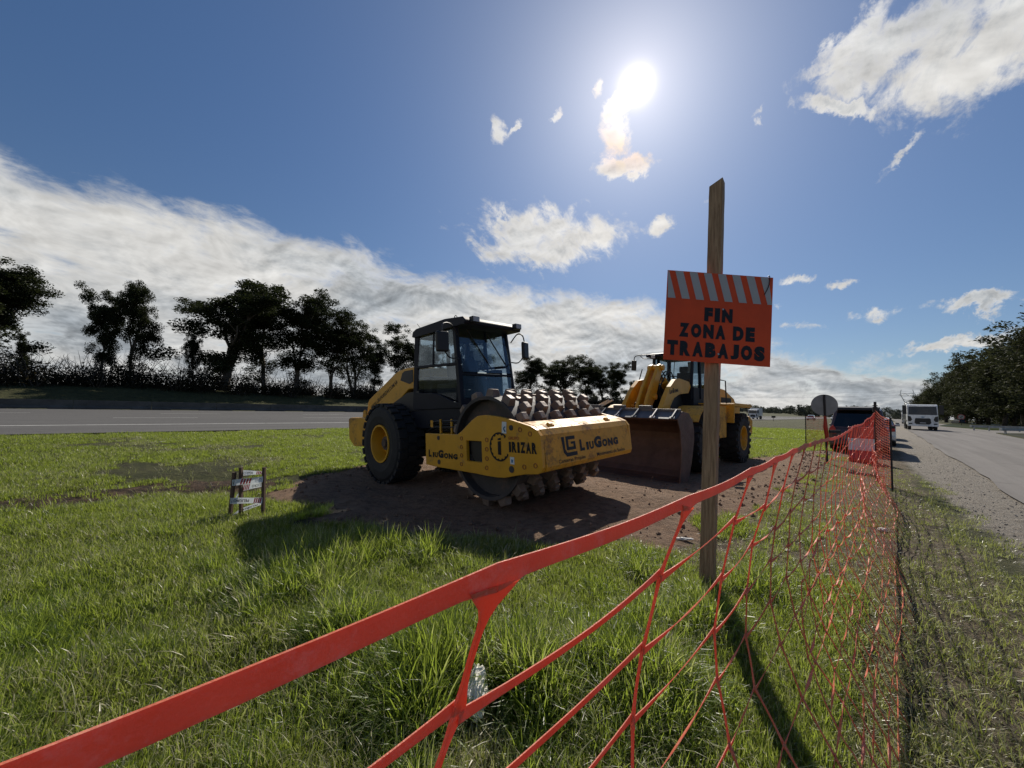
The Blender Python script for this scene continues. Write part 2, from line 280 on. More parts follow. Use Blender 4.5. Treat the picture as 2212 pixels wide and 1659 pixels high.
# ------------------------------------------------------------------ mesh helpers
COL = SC.collection
class MB:
    def __init__(s): s.v = []; s.f = []; s.g = []
    def add(s, vs, fs):
        o = len(s.v); vs = list(vs); s.g.append((o, o+len(vs), len(s.f), len(s.f)+len(fs))); s.v += [tuple(map(float, x)) for x in vs]; s.f += [tuple(i+o for i in f) for f in fs]; return s
    def box(s, c, d, rot=None):
        hx, hy, hz = d[0]/2, d[1]/2, d[2]/2
        vs = [Vector((x, y, z)) for x in (-hx, hx) for y in (-hy, hy) for z in (-hz, hz)]
        if rot is not None:
            R = rot if isinstance(rot, Matrix) else Matrix.Rotation(rot[2], 3, 'Z') @ Matrix.Rotation(rot[1], 3, 'Y') @ Matrix.Rotation(rot[0], 3, 'X')
            vs = [R @ v for v in vs]
        c = Vector(c); return s.add([v+c for v in vs], [(0, 1, 3, 2), (4, 6, 7, 5), (0, 4, 5, 1), (2, 3, 7, 6), (0, 2, 6, 4), (1, 5, 7, 3)])
    def bx(s, x0, x1, y0, y1, z0, z1): return s.box(((x0+x1)/2, (y0+y1)/2, (z0+z1)/2), (x1-x0, y1-y0, z1-z0))
    def prism(s, poly, a0, a1, ax='y', holes=()):
        # poly: list of (X,Z) extruded along Y (ax='y'), (Y,Z) along X, (X,Y) along Z
        def P(p, a): return (p[0], a, p[1]) if ax == 'y' else ((a, p[0], p[1]) if ax == 'x' else (p[0], p[1], a))
        loops = [list(poly)]+[list(h) for h in holes]
        tri = tessellate_polygon([[Vector((p[0], p[1], 0)) for p in L] for L in loops])
        flat = [p for L in loops for p in L]; n = len(flat)
        vs = [P(p, a0) for p in flat]+[P(p, a1) for p in flat]
        fs = [tuple(t) for t in tri]+[tuple(i+n for i in reversed(t)) for t in tri]
        k = 0
        for L in loops:
            m = len(L)
            for i in range(m): a = k+i; b = k+(i+1) % m; fs.append((a, b, b+n, a+n))
            k += m
        return s.add(vs, fs)
    def cyl(s, p0, p1, r0, r1=None, n=16, caps=True):
        r1 = r0 if r1 is None else r1; p0 = Vector(p0); p1 = Vector(p1); d = (p1-p0).normalized()
        a = d.orthogonal().normalized(); b = d.cross(a)
        vs = [p0+(a*cos(2*pi*i/n)+b*sin(2*pi*i/n))*r0 for i in range(n)]+[p1+(a*cos(2*pi*i/n)+b*sin(2*pi*i/n))*r1 for i in range(n)]
        fs = [(i, (i+1) % n, (i+1) % n+n, i+n) for i in range(n)]
        if caps: fs += [tuple(reversed(range(n))), tuple(range(n, 2*n))]
        return s.add(vs, fs)
    def tube(s, path, r, n=8):
        path = [Vector(p) for p in path]; rs = r if isinstance(r, (list, tuple)) else [r]*len(path)
        prev = None; vs = []
        for i, p in enumerate(path):
            d = (path[min(i+1, len(path)-1)]-path[max(i-1, 0)]).normalized()
            a = d.orthogonal().normalized() if prev is None else (prev-d*prev.dot(d)).normalized()
            prev = a; b = d.cross(a)
            vs += [p+(a*cos(2*pi*k/n)+b*sin(2*pi*k/n))*rs[i] for k in range(n)]
        fs = []
        for i in range(len(path)-1):
            for k in range(n): fs.append((i*n+k, i*n+(k+1) % n, (i+1)*n+(k+1) % n, (i+1)*n+k))
        m = len(path)*n; fs += [tuple(reversed(range(n))), tuple(range(m-n, m))]
        return s.add(vs, fs)
    def lathe(s, prof, c, ax='y', n=40, closed=True):
        # prof: list of (radius, axial offset)
        vs = []
        for i in range(n):
            t = 2*pi*i/n
            for r, a in prof:
                vs.append((c[0]+r*cos(t), c[1]+a, c[2]+r*sin(t)) if ax == 'y' else ((c[0]+a, c[1]+r*cos(t), c[2]+r*sin(t)) if ax == 'x' else (c[0]+r*cos(t), c[1]+r*sin(t), c[2]+a)))
        m = len(prof); fs = []
        for i in range(n):
            j = (i+1) % n
            for k in range(m if closed else m-1): fs.append((i*m+k, i*m+(k+1) % m, j*m+(k+1) % m, j*m+k))
        return s.add(vs, fs)
    def each(s, name, m, parent=None, **kw):
        last = None
        for a, b, c, d in s.g:
            q = MB(); q.v = s.v[a:b]; q.f = [tuple(i-a for i in f) for f in s.f[c:d]]; last = q.build(name, m, parent, **kw)
        return last
    def build(s, name, m, parent=None, smooth=False, bevel=0., seg=2, fix=True):
        me = bpy.data.meshes.new(name); me.from_pydata(s.v, [], s.f)
        if fix:
            bm = bmesh.new(); bm.from_mesh(me); bmesh.ops.recalc_face_normals(bm, faces=bm.faces); bm.to_mesh(me); bm.free()
        if smooth: me.polygons.foreach_set('use_smooth', [True]*len(me.polygons))
        me.materials.append(M[m] if isinstance(m, str) else m)
        o = bpy.data.objects.new(name, me); COL.objects.link(o)
        if parent is not None: o.parent = parent
        if smooth == 'auto':
            mo = o.modifiers.new('s', 'EDGE_SPLIT'); mo.split_angle = RD(35)
        if bevel > 0:
            mo = o.modifiers.new('b', 'BEVEL'); mo.width = bevel; mo.segments = seg; mo.limit_method = 'ANGLE'; mo.angle_limit = RD(40); mo.harden_normals = False
        return o
def tag(o, label=None, cat=None, group=None, kind=None):
    if label: o['label'] = label
    if cat: o['category'] = cat
    if group: o['group'] = group
    if kind: o['kind'] = kind
    return o
def thing(name, label, cat, loc=(0, 0, 0), rotz=0., group=None, basis=None):
    o = bpy.data.objects.new(name, None); COL.objects.link(o); o.empty_display_size = .2
    if basis is not None: o.matrix_world = basis
    else: o.location = loc; o.rotation_euler = (0, 0, rotz)
    return tag(o, label, cat, group)
def copy_tree(o, parent=None):
    c = o.copy(); COL.objects.link(c)
    if parent is not None: c.parent = parent
    for ch in o.children: copy_tree(ch, c)
    return c
_font_cache = {}
def text_mesh(txt, size=1., offset=0., spacing=1.):
    cu = bpy.data.curves.new('txt', 'FONT'); cu.body = txt; cu.size = 1.; cu.offset = offset; cu.space_character = spacing; cu.resolution_u = 3; cu.extrude = 0
    ob = bpy.data.objects.new('txt', cu); COL.objects.link(ob)
    dg = bpy.context.evaluated_depsgraph_get(); me = bpy.data.meshes.new_from_object(ob.evaluated_get(dg))
    vs = [tuple(v.co) for v in me.vertices]; fs = [tuple(p.vertices) for p in me.polygons]
    bpy.data.objects.remove(ob); bpy.data.curves.remove(cu); bpy.data.meshes.remove(me)
    return vs, fs
def put_text(mb, txt, origin, ux, uy, width, height, offset=.02, spacing=1., th=.002, shear=0.):
    # lays txt in the plane (origin, ux, uy) scaled to width x height of its capital letters
    vs, fs = text_mesh(txt, 1., offset, spacing)
    if not vs: return
    x0 = min(v[0] for v in vs); x1 = max(v[0] for v in vs); y0 = min(v[1] for v in vs); y1 = max(v[1] for v in vs)
    ux = Vector(ux).normalized(); uy = Vector(uy).normalized(); nz = ux.cross(uy); o = Vector(origin)
    def T(v, h):
        a = (v[0]-x0)/(x1-x0)*width; b = (v[1]-y0)/(y1-y0)*height
        return o+ux*(a+shear*b)+uy*b+nz*h
    mb.add([T(v, th) for v in vs], fs)
def put_word(mb, txt, origin, ux, uy, width, height, gap=.12, offset=.06, th=.002, wt=None):
    # heavy condensed lettering: every letter fills its own cell
    W_ = {'I': .52, 'i': .52, 'J': .78, 'L': .82, 'M': 1.3, 'N': 1.05, 'E': .85, 'F': .82, 'O': 1.05, 'G': 1.05}
    tot = sum(W_.get(c, 1.)+gap for c in txt)-gap; k = width/tot; x = 0; ux = Vector(ux).normalized()
    for c in txt: q = W_.get(c, 1.); put_text(mb, c, Vector(origin)+ux*x*k, ux, uy, q*k, height, offset, 1., th); x += q+gap
def curve_pts(pts, n=8):
    P = [Vector(p) for p in pts]; out = []
    for i in range(len(P)-1):
        p0 = P[max(i-1, 0)]; p1 = P[i]; p2 = P[i+1]; p3 = P[min(i+2, len(P)-1)]
        for k in range(n):
            t = k/n; out.append(.5*((2*p1)+(p2-p0)*t+(2*p0-5*p1+4*p2-p3)*t*t+(3*p1-p0-3*p2+p3)*t**3))
    out.append(P[-1]); return out
# ================================================================== ground
AZR = RD(44.3); DR = np.array([sin(AZR), cos(AZR)]); NL = np.array([-DR[1], DR[0]])      # road direction and its left-hand normal
def LT(x, y): return x*NL[0]+y*NL[1], x*DR[0]+y*DR[1]
def XY(L, t): return L*NL[0]+t*DR[0], L*NL[1]+t*DR[1]
rng = np.random.default_rng(7)
_ph = rng.random((60, 4))
def vnoise(x, y, s, seed=0):
    # smooth value noise on arrays
    x = np.asarray(x, float)*s+seed*17.3; y = np.asarray(y, float)*s+seed*9.1
    xi = np.floor(x); yi = np.floor(y); fx = x-xi; fy = y-yi; fx = fx*fx*(3-2*fx); fy = fy*fy*(3-2*fy)
    def h(a, b): q = np.sin(a*127.1+b*311.7+seed*13.7)*43758.5453; return q-np.floor(q)
    return (h(xi, yi)*(1-fx)+h(xi+1, yi)*fx)*(1-fy)+(h(xi, yi+1)*(1-fx)+h(xi+1, yi+1)*fx)*fy
def fbm(x, y, s, o=4, seed=0):
    r = 0; a = .5
    for i in range(o): r = r+a*vnoise(x, y, s*2**i, seed+i); a *= .5
    return r/(1-.5**o)
def poly_sd(x, y, P):
    # signed distance to polygon, negative inside
    x = np.asarray(x, float); y = np.asarray(y, float); d = np.full(x.shape, 1e9); ins = np.zeros(x.shape, bool); n = len(P)
    for i in range(n):
        ax, ay = P[i]; bx, by = P[(i+1) % n]; ex, ey = bx-ax, by-ay; L2 = ex*ex+ey*ey+1e-9
        t = np.clip(((x-ax)*ex+(y-ay)*ey)/L2, 0, 1); d = np.minimum(d, np.hypot(x-ax-t*ex, y-ay-t*ey))
        c = ((ay > y) != (by > y)); xx = (bx-ax)*(y-ay)/((by-ay) if abs(by-ay) > 1e-9 else 1e-9)+ax
        ins ^= c & (x < xx)
    return np.where(ins, -d, d)
def gp(*pts): return [tuple(G(u, v)[:2]) for u, v in pts]
DIRT = gp((570,1062),(640,1035),(780,1008),(900,988),(1010,985),(1300,975),(1650,985),(1790,972),(1770,1020),(1730,1060),(1640,1110),(1520,1165),(1420,1205),(1330,1195),(1240,1210),(1120,1200),(1040,1178),(900,1158),(760,1150),(690,1135),(620,1105))
MUD = gp((1420,1200),(1540,1130),(1700,1040),(1800,960),(1880,930),(1930,935),(1960,980),(1990,1080),(2110,1230),(2330,1420),(2400,1640),(2000,1655),(1900,1400),(1840,1300),(1760,1290),(1640,1250),(1540,1255),(1470,1230))
GRAVEL = [XY(-2.2, 2.5), XY(-2.2, 200), XY(-.1, 200), XY(.1, 60), XY(-.05, 36), XY(-.35, 24), XY(-.35, 18), XY(-.7, 12), XY(-.95, 7.5), XY(-1.35, 4.2)]
RUTP = gp((-40,1085),(160,1050),(330,1036),(560,1028),(640,1040),(560,1060),(330,1062),(150,1092),(60,1110))
RM = (.408, 6.374, .09, RD(-44.75), .047, .048)
LM = (4.302, 11.36, -.1, RD(-134.6), 0, 0)
def ground_z(x, y):
    x = np.asarray(x, float); y = np.asarray(y, float); L, t = LT(x, y); r = np.hypot(x, y)
    z = np.zeros(x.shape)
    near = np.clip((45-r)/15, 0, 1)*np.clip((L+1.2)/1.0, 0, 1)*np.clip((21.5-L)/3, 0, 1)
    sd = poly_sd(x, y, DIRT); k = np.clip((-sd+.05)/.8, 0, 1); k = k*k*(3-2*k)
    z = z+near*((fbm(x, y, .35, 3, 3)-.5)*.10+(fbm(x, y, 1.7, 3, 5)-.5)*.05)
    # worked soil: lumps, and the slight heap the roller stands on
    z = z+k*((fbm(x, y, 2.4, 5, 8)-.5)*.13)+np.clip(1-np.abs(sd+.5)/.7, 0, 1)*near*.05
    z = z+near*np.clip(sd, 0, 1)*np.clip((L-.6)/.5, 0, 1)*np.clip((9-r)/2, 0, 1)*(fbm(x, y, 1.5, 2, 71)-.5)*.16
    c, s = cos(RM[3]), sin(RM[3]); X = (x-RM[0])*c+(y-RM[1])*s; Y = -(x-RM[0])*s+(y-RM[1])*c
    heap = np.exp(-(np.maximum(np.abs(X+1.0)-2.3, 0)/1.0)**2-(np.maximum(np.abs(Y)-1.0, 0)/.9)**2)
    hz = .085+.047*np.clip(X, -3.5, 1.2)+.048*np.clip(Y, -1.3, 1.3)
    z = z*(1-.6*heap)+heap*hz
    c, s = cos(LM[3]), sin(LM[3]); X = (x-LM[0])*c+(y-LM[1])*s; Y = -(x-LM[0])*s+(y-LM[1])*c
    h2 = np.exp(-(np.maximum(np.abs(X+1.2)-3.2, 0)/1.2)**2-(np.maximum(np.abs(Y)-1.4, 0)/.9)**2)*(1-heap)
    z = z*(1-.8*h2)-h2*.10
    rut = poly_sd(x, y, RUTP); z = z-np.exp(-(rut/.5)**2)*.06*(rut > -9)+np.where(rut < .2, (fbm(x, y, 2.6, 3, 2)-.5)*.12, 0)
    # embankment beyond the far barrier
    b = np.clip((L-63)/22, 0, 1); b = b*b*(3-2*b); z = z+b*(2.9+(fbm(x, y, .05, 3, 4)-.5)*1.2)
    z = z+np.clip((L-21)/1.5, 0, 1)*np.clip((62-L)/1.0, 0, 1)*-.06
    return z
def build_ground():
    n = 620
    def axis(lo, hi, c, k, m):
        q = np.linspace(-1, 1, m); w_ = np.sinh(q*k)/np.sinh(k)
        return np.where(w_ < 0, c+w_*(c-lo), c+w_*(hi-c))
    xs = axis(-1500, 1500, 0.6, 8.6, n); ys = axis(-400, 2200, 3.6, 8.6, n+60)
    X, Y = np.meshgrid(xs, ys); Z = ground_z(X, Y)
    vs = np.stack([X, Y, Z], -1).reshape(-1, 3); w_ = len(xs); h_ = len(ys)
    i = np.arange(h_-1)[:, None]*w_+np.arange(w_-1)[None]; f = np.stack([i, i+1, i+w_+1, i+w_], -1).reshape(-1, 4)
    me = bpy.data.meshes.new('ground'); me.vertices.add(len(vs)); me.vertices.foreach_set('co', vs.ravel())
    me.loops.add(f.size); me.loops.foreach_set('vertex_index', f.ravel()); me.polygons.add(len(f))
    me.polygons.foreach_set('loop_start', np.arange(0, f.size, 4)); me.polygons.foreach_set('loop_total', np.full(len(f), 4)); me.update()
    me.polygons.foreach_set('use_smooth', np.ones(len(f), bool))
    x, y = vs[:, 0], vs[:, 1]
    def soft(P, w2): return np.clip(.5-poly_sd(x, y, P)/w2, 0, 1)
    L, t = LT(x, y)
    for nm, a in (('dirt', soft(DIRT, .7)), ('mud', soft(MUD, 1.2)), ('rut', soft(RUTP, .9)), ('gravel', np.clip(.5-poly_sd(x, y, GRAVEL)/.8, 0, 1)*(L < 1))):
        at = me.attributes.new(nm, 'FLOAT', 'POINT'); at.data.foreach_set('value', a.astype(np.float32))
    o = bpy.data.objects.new('ground', me); COL.objects.link(o); tag(o, 'grassy verge with bare brown soil and gravel shoulder', None, None, 'structure')
    m = bpy.data.materials.new('ground'); m.use_nodes = True; t = NT(m.node_tree); t.n.clear(); me.materials.append(m)
    pos = t.node('ShaderNodeNewGeometry').outputs['Position']
    A = lambda nm: t.node('ShaderNodeAttribute', attribute_name=nm).outputs['Fac']
    n0 = t.noise(pos, .18, 4, .6); n1 = t.noise(pos, 1.1, 6, .62); n2 = t.noise(pos, 9, 8, .7); n3 = t.noise(pos, 45, 5, .7); nb = t.noise(pos, 3.2, 9, .72)
    g = t.mix(t.sstep(n2, .3, .7), (.022, .026, .010), (.062, .066, .022)); g = t.mix(t.sstep(n1, .3, .75), g, (.085, .085, .032)); g = t.mix(t.m('MULTIPLY', t.sstep(n0, .4, .7), .4), g, (.10, .095, .04)); g = t.mix(t.m('MULTIPLY', t.sstep(nb, .5, .62), .7), g, (.028, .022, .013))
    soil = t.mix(t.sstep(n2, .3, .7), (.135, .083, .050), (.30, .195, .125)); soil = t.mix(t.m('MULTIPLY', t.sstep(nb, .42, .66), .75), soil, (.255, .175, .12))
    mud = t.mix(t.sstep(n2, .35, .65), (.075, .058, .038), (.205, .165, .11)); mud = t.mix(t.m('MULTIPLY', t.sstep(n3, .5, .7), .5), mud, (.22, .18, .12))
    gv = t.mix(t.sstep(n3, .36, .62), (.17, .148, .12), (.36, .325, .275)); gv = t.mix(t.m('MULTIPLY', t.sstep(nb, .50, .72), .8), gv, (.15, .125, .095)); gv = t.mix(t.sstep(t.noise(pos, 130, 3, .6), .60, .70), gv, (.05, .05, .048))
    br = t.m('ADD', t.m('MULTIPLY', t.m('SUBTRACT', n1, .5), .9), t.m('MULTIPLY', t.m('SUBTRACT', n2, .5), .7))
    fm = t.sstep(t.m('ADD', A('mud'), br), .35, .65); fd = t.sstep(t.m('ADD', A('dirt'), t.m('MULTIPLY', br, .6)), .38, .62); fg = t.sstep(t.m('ADD', A('gravel'), br), .35, .7)
    c = t.mix(fm, g, mud); c = t.mix(t.sstep(t.m('ADD', A('rut'), br), .35, .6), c, t.mix(t.sstep(n2, .4, .62), (.028, .019, .012), (.10, .062, .038))); c = t.mix(fd, c, soil); c = t.mix(fg, c, gv)
    p = t.node('ShaderNodeBsdfPrincipled', {'Base Color': c, 'Roughness': .93}); p.inputs['Specular IOR Level'].default_value = .2
    hgt = t.m('ADD', t.m('MULTIPLY', n2, 1.0), t.m('MULTIPLY', n3, .35)); hgt = t.m('ADD', hgt, t.m('MULTIPLY', nb, .8))
    b = t.node('ShaderNodeBump', {'Height': hgt, 'Strength': 1.0, 'Distance': .09}); t.put(p.inputs['Normal'], b.outputs[0])
    t.node('ShaderNodeOutputMaterial', {0: p.outputs[0]})
build_ground()

# ------------------------------------------------------------------ roads
def roadmat(name, a, b, spots=.5):
    m = bpy.data.materials.new(name); m.use_nodes = True; t = NT(m.node_tree); t.n.clear()
    pos = t.node('ShaderNodeNewGeometry').outputs['Position']
    mp = t.node('ShaderNodeMapping', {0: pos}); mp.inputs['Rotation'].default_value = (0, 0, -(pi/2-AZR)) ; 
    vr = t.node('ShaderNodeVectorRotate', {0: pos}, rotation_type='Z_AXIS'); vr.inputs['Angle'].default_value = AZR
    sc = t.node('ShaderNodeVectorMath', {0: vr.outputs[0], 1: (1.4, .05, 1)}, operation='MULTIPLY').outputs[0]
    n1 = t.noise(sc, 1., 5, .6); n2 = t.noise(pos, 60, 4, .7); n3 = t.noise(pos, .8, 6, .65)
    c = t.mix(t.sstep(n1, .3, .7), a, b); c = t.mix(t.m('MULTIPLY', t.sstep(n2, .45, .7), spots), c, tuple(x*1.5 for x in b)); c = t.mix(t.m('MULTIPLY', t.sstep(n3, .55, .75), .45), c, tuple(x*.65 for x in a))
    cr_ = t.node('ShaderNodeTexVoronoi', {'Vector': pos, 'Scale': .35}, feature='DISTANCE_TO_EDGE'); nz = t.noise(pos, .5, 5, .7)
    cm = t.m('MULTIPLY', t.m('LESS_THAN', cr_.outputs[0], .006), t.m('GREATER_THAN', nz, .55)); c = t.mix(t.m('MULTIPLY', cm, .6), c, tuple(x*.35 for x in a))
    p = t.node('ShaderNodeBsdfPrincipled', {'Base Color': c, 'Roughness': .9}); p.inputs['Specular IOR Level'].default_value = .15
    b_ = t.node('ShaderNodeBump', {'Height': n2, 'Strength': .4, 'Distance': .006}); t.put(p.inputs['Normal'], b_.outputs[0])
    t.node('ShaderNodeOutputMaterial', {0: p.outputs[0]}); return m
M['asphalt'] = roadmat('highway_asphalt', (.078, .075, .072), (.12, .116, .11))
M['oldroad'] = roadmat('pale_old_road', (.145, .134, .124), (.20, .186, .172), .35)
M['paint'] = mat('road_paint', (.55, .54, .5), .6, dirt=.35, dcol=(.2, .2, .19), ds=1.)
def strip(name, L0, L1, t0, t1, z, m, th=.0, kind='structure', wob=None, label=None):
    n = 160; ts = t0+(t1-t0)*(np.linspace(0, 1, n)**2.2 if wob else np.linspace(0, 1, n)); mb = MB(); vs = []; fs = []
    for i, t in enumerate(ts):
        a = L0; b = L1
        if wob: b = L1+(float(vnoise(np.array([t]), np.array([1.]), 2.2, 3)[0])-.5)*wob+(float(vnoise(np.array([t]), np.array([4.]), .35, 5)[0])-.5)*wob*2
        x0, y0 = XY(a, t); x1, y1 = XY(b, t); vs += [(x0, y0, z), (x1, y1, z)]
        if i: k = 2*i; fs.append((k-2, k-1, k+1, k))
    o = mb.add(vs, fs).build(name, m); tag(o, label, None, None, kind); return o
strip('road', -8.4, -1.72, 1.5, 700, .035, 'oldroad', wob=.10, label='pale worn side road running off to the right')
strip('road', 22.7, 60.5, -220, 1400, .012, 'asphalt', label='wide grey highway beyond the grass')
strip('road_marking', 28.6, 28.9, -220, 1400, .018, 'paint', label='solid white edge line of the highway')
mb = MB()
for k in range(-16, 70):
    t0 = k*12.; 
    for L0 in (37.8, 47.5):
        if L0 > 40: t0 += 3
        a = XY(L0, t0); b = XY(L0+.22, t0); c = XY(L0+.22, t0+4.5); d = XY(L0, t0+4.5)
        mb.add([(*p, .019) for p in (a, b, c, d)], [(0, 1, 2, 3)])
tag(mb.build('lane_marking', 'paint', fix=False), 'broken white lane lines on the highway', None, None, 'structure')
# turning bay on the right, the grass island and the verge beyond
mb = MB(); P = [XY(-8.38, 20), XY(-8.38, 260), XY(-13, 140), XY(-19, 100), XY(-40, 70), XY(-60, 50), XY(-40, 30)]
mb.add([(*p, .03) for p in P], [tuple(range(len(P)))]); tag(mb.build('road', 'oldroad', fix=False), 'side turning off the road by the guardrail', None, None, 'structure')
isl = gp((2029,921),(2055,916),(2110,914),(2212,914),(2300,915),(2330,926),(2212,931.5),(2140,930),(2080,925))
mb = MB(); mb.prism([(p[0], p[1]) for p in isl], .0, .16, 'z'); tag(mb.build('grass_island', 'grass2'), 'green grass island beyond the side road', None, None, 'structure')
vg = gp((2152,937),(2180,938),(2240,939),(2420,941),(2420,985),(2300,962),(2212,949))
mb = MB(); mb.prism([(p[0], p[1]) for p in vg], .0, .13, 'z'); tag(mb.build('grass_verge', 'grassdry'), 'brownish grass verge in front of the guardrail', None, None, 'structure')

# ------------------------------------------------------------------ grass as scattered tufts
def tuft_proto(name, nb, h, spread, wid, m, seed, droop=.6, seg=3):
    r = random.Random(seed); vs = []; fs = []; tone = []
    for i in range(nb):
        a = r.uniform(0, 2*pi); rad = spread*math.sqrt(r.random()); x = rad*cos(a); y = rad*sin(a)
        hh = h*r.uniform(.45, 1.15); lean = r.uniform(.1, 1.)*droop; la = a+r.uniform(-1.2, 1.2) if r.random() < .7 else r.uniform(0, 2*pi)
        w_ = wid*r.uniform(.6, 1.3); tn = r.random(); o = len(vs); fa = la+pi/2+r.uniform(-.6, .6)
        px_, py_, pz_ = x, y, -.01; ang = lean*.25
        for k in range(seg+1):
            f = k/seg; ww = w_*(1-f**2)*.5+.0003
            vs += [(px_-cos(fa)*ww, py_-sin(fa)*ww, pz_), (px_+cos(fa)*ww, py_+sin(fa)*ww, pz_)]; tone += [tn*.8+.2*f, tn*.8+.2*f]
            if k: b = o+2*k; fs.append((b-2, b-1, b+1, b))
            ang += lean*1.7/seg*(.5+f); ang = min(ang, 2.0); st = hh/seg
            px_ += cos(la)*sin(ang)*st; py_ += sin(la)*sin(ang)*st; pz_ += cos(ang)*st
    me = bpy.data.meshes.new(name); me.from_pydata(vs, [], fs); at = me.attributes.new('tone', 'FLOAT', 'POINT'); at.data.foreach_set('value', tone)
    me.materials.append(M[m]); return bpy.data.objects.new(name, me)
def scatter(name, label, protos, x, y, scl, seedv, sink=0., cat='grass'):
    col = bpy.data.collections.new(name+'_tufts')
    for p in protos: col.objects.link(p)
    n = len(x); z = ground_z(x, y)-sink; r = np.random.default_rng(seedv)
    me = bpy.data.meshes.new(name); me.vertices.add(n); me.vertices.foreach_set('co', np.stack([x, y, z], 1).astype(np.float32).ravel())
    a = me.attributes.new('rot', 'FLOAT_VECTOR', 'POINT'); a.data.foreach_set('vector', np.stack([r.normal(0, .13, n), r.normal(0, .13, n), r.random(n)*6.283], 1).astype(np.float32).ravel())
    a = me.attributes.new('scl', 'FLOAT', 'POINT'); a.data.foreach_set('value', scl.astype(np.float32))
    a = me.attributes.new('idx', 'INT', 'POINT'); a.data.foreach_set('value', r.integers(0, len(protos), n).astype(np.int32))
    o = bpy.data.objects.new(name, me); COL.objects.link(o); tag(o, label, None, None, 'stuff')
    ng = bpy.data.node_groups.new(name+'_nodes', 'GeometryNodeTree')
    ng.interface.new_socket('Geometry', in_out='INPUT', socket_type='NodeSocketGeometry'); ng.interface.new_socket('Geometry', in_out='OUTPUT', socket_type='NodeSocketGeometry')
    N = ng.nodes; Lk = ng.links; gi = N.new('NodeGroupInput'); go = N.new('NodeGroupOutput')
    ci = N.new('GeometryNodeCollectionInfo'); ci.inputs['Collection'].default_value = col; ci.inputs['Separate Children'].default_value = True; ci.inputs['Reset Children'].default_value = True
    ip = N.new('GeometryNodeInstanceOnPoints'); ip.inputs['Pick Instance'].default_value = True
    def att(nm, ty):
        q = N.new('GeometryNodeInputNamedAttribute'); q.data_type = ty; q.inputs['Name'].default_value = nm; return [s for s in q.outputs if s.enabled and s.name == 'Attribute'][0]
    Lk.new(gi.outputs[0], ip.inputs['Points']); Lk.new(ci.outputs[0], ip.inputs['Instance']); Lk.new(att('rot', 'FLOAT_VECTOR'), ip.inputs['Rotation'])
    Lk.new(att('scl', 'FLOAT'), ip.inputs['Scale']); Lk.new(att('idx', 'INT'), ip.inputs['Instance Index']); Lk.new(ip.outputs[0], go.inputs[0])
    mo = o.modifiers.new('scatter', 'NODES'); mo.node_group = ng
    return o
def visible_pts(n, r0, r1, seed, power=1.):
    r = np.random.default_rng(seed); a = r.uniform(RD(-60), RD(60), n); q = r.random(n)
    rr = (r0**(2-power)+(r1**(2-power)-r0**(2-power))*q)**(1/(2-power)) if power != 2 else r0*(r1/r0)**q
    return rr*np.sin(a), rr*np.cos(a), r.random(n)
def cover(x, y, rnd, soft=.5, mudkeep=.25):
    L, t = LT(x, y); nz = fbm(x, y, 1.3, 3, 11)-.5
    sd = poly_sd(x, y, DIRT)+nz*1.0; sm = poly_sd(x, y, MUD)+nz*1.6; sg = poly_sd(x, y, GRAVEL)+nz*.8; sr = poly_sd(x, y, RUTP)+nz*.5
    k = (sd > 0) & (sg > .05) & (L > -1.25) & (L < 22.4) & ((sr > 0) | (rnd < .12)) & ((sm > 0) | (rnd < mudkeep))
    return k, sd, sm, L, t
LONG = [tuft_proto('tuft', 30, .18, .06, .0072, 'grass', 10+i, 1.75, 5) for i in range(4)]+[tuft_proto('tuft', 24, .28, .06, .0085, 'grass', 20+i, 1.9, 5) for i in range(3)]
SHORT = [tuft_proto('tuft', 30, .085, .07, .0042, 'grass2', 40+i, .9) for i in range(4)]
MIDG = [tuft_proto('tuft', 34, .13, .16, .010, 'grass2', 60+i, .9, 2) for i in range(4)]
DRYG = [tuft_proto('tuft', 26, .06, .08, .0040, 'grassdry', 80+i, 1.3) for i in range(4)]
x, y, q = visible_pts(80000, .5, 7.5, 1, 1.35)
k, sd, sm, L, t = cover(x, y, q, mudkeep=.06)
patch = fbm(x, y, .9, 2, 21)*.55+fbm(x, y, 2.8, 2, 23)*.45; bx_, by_ = G(1030, 1560)[:2]; k &= (np.hypot(x-bx_-.02, y-by_+.04) > .22) & (np.hypot(x-bx_-.01, y-by_+.30) > .20)
lush = np.clip((7.2-np.hypot(x, y))/3.0, .0, 1)*np.clip((L-.55)/.35, 0, 1)*np.clip(patch*3.2-.95, .12, 1)
kk = k & (q < lush*1.0)
left = np.clip((-x-1.6)/1.5, 0, 1)
s = (.12+1.45*patch**1.4)*(.8+.5*q)*(1-.45*left)*np.clip(.35+sd*.9, .35, 1)
scatter('long_grass', 'long green grass in the foreground behind the orange net', LONG, x[kk], y[kk], s[kk], 5)
k2 = k & ~kk & (np.hypot(x-bx_-.02, y-by_+.02) > .16) & (L > .2) & (q < .75)
scatter('short_grass', 'short green grass between the taller tufts', SHORT, x[k2], y[k2], (.8+.7*q[k2])*(1+.0*x[k2]), 6)
x, y, q = visible_pts(60000, 5.5, 48, 3, 1.35)
k, sd, sm, L, t = cover(x, y, q, mudkeep=.1)
patch = fbm(x, y, .5, 3, 31); k &= (patch > .33) & (L > .9)
scatter('mown_grass', 'short grass of the verge around the machines', MIDG, x[k], y[k], (.40+.6*patch[k])*np.clip(np.hypot(x[k], y[k])/16, 1, 2.4), 7)
STRAW = [tuft_proto('tuft', 7, .30, .10, .0050, 'straw', 110+i, 2.6, 5) for i in range(3)]
x, y, q = visible_pts(9000, .6, 12, 14, 1.35); k, sd, sm, L, t = cover(x, y, q, mudkeep=.5); pz = fbm(x, y, .8, 3, 51); k &= (q < np.clip(pz*3-1.0, .05, .8)); s_ = .5+.7*q[k]/np.clip(pz[k], .3, 1)*.5
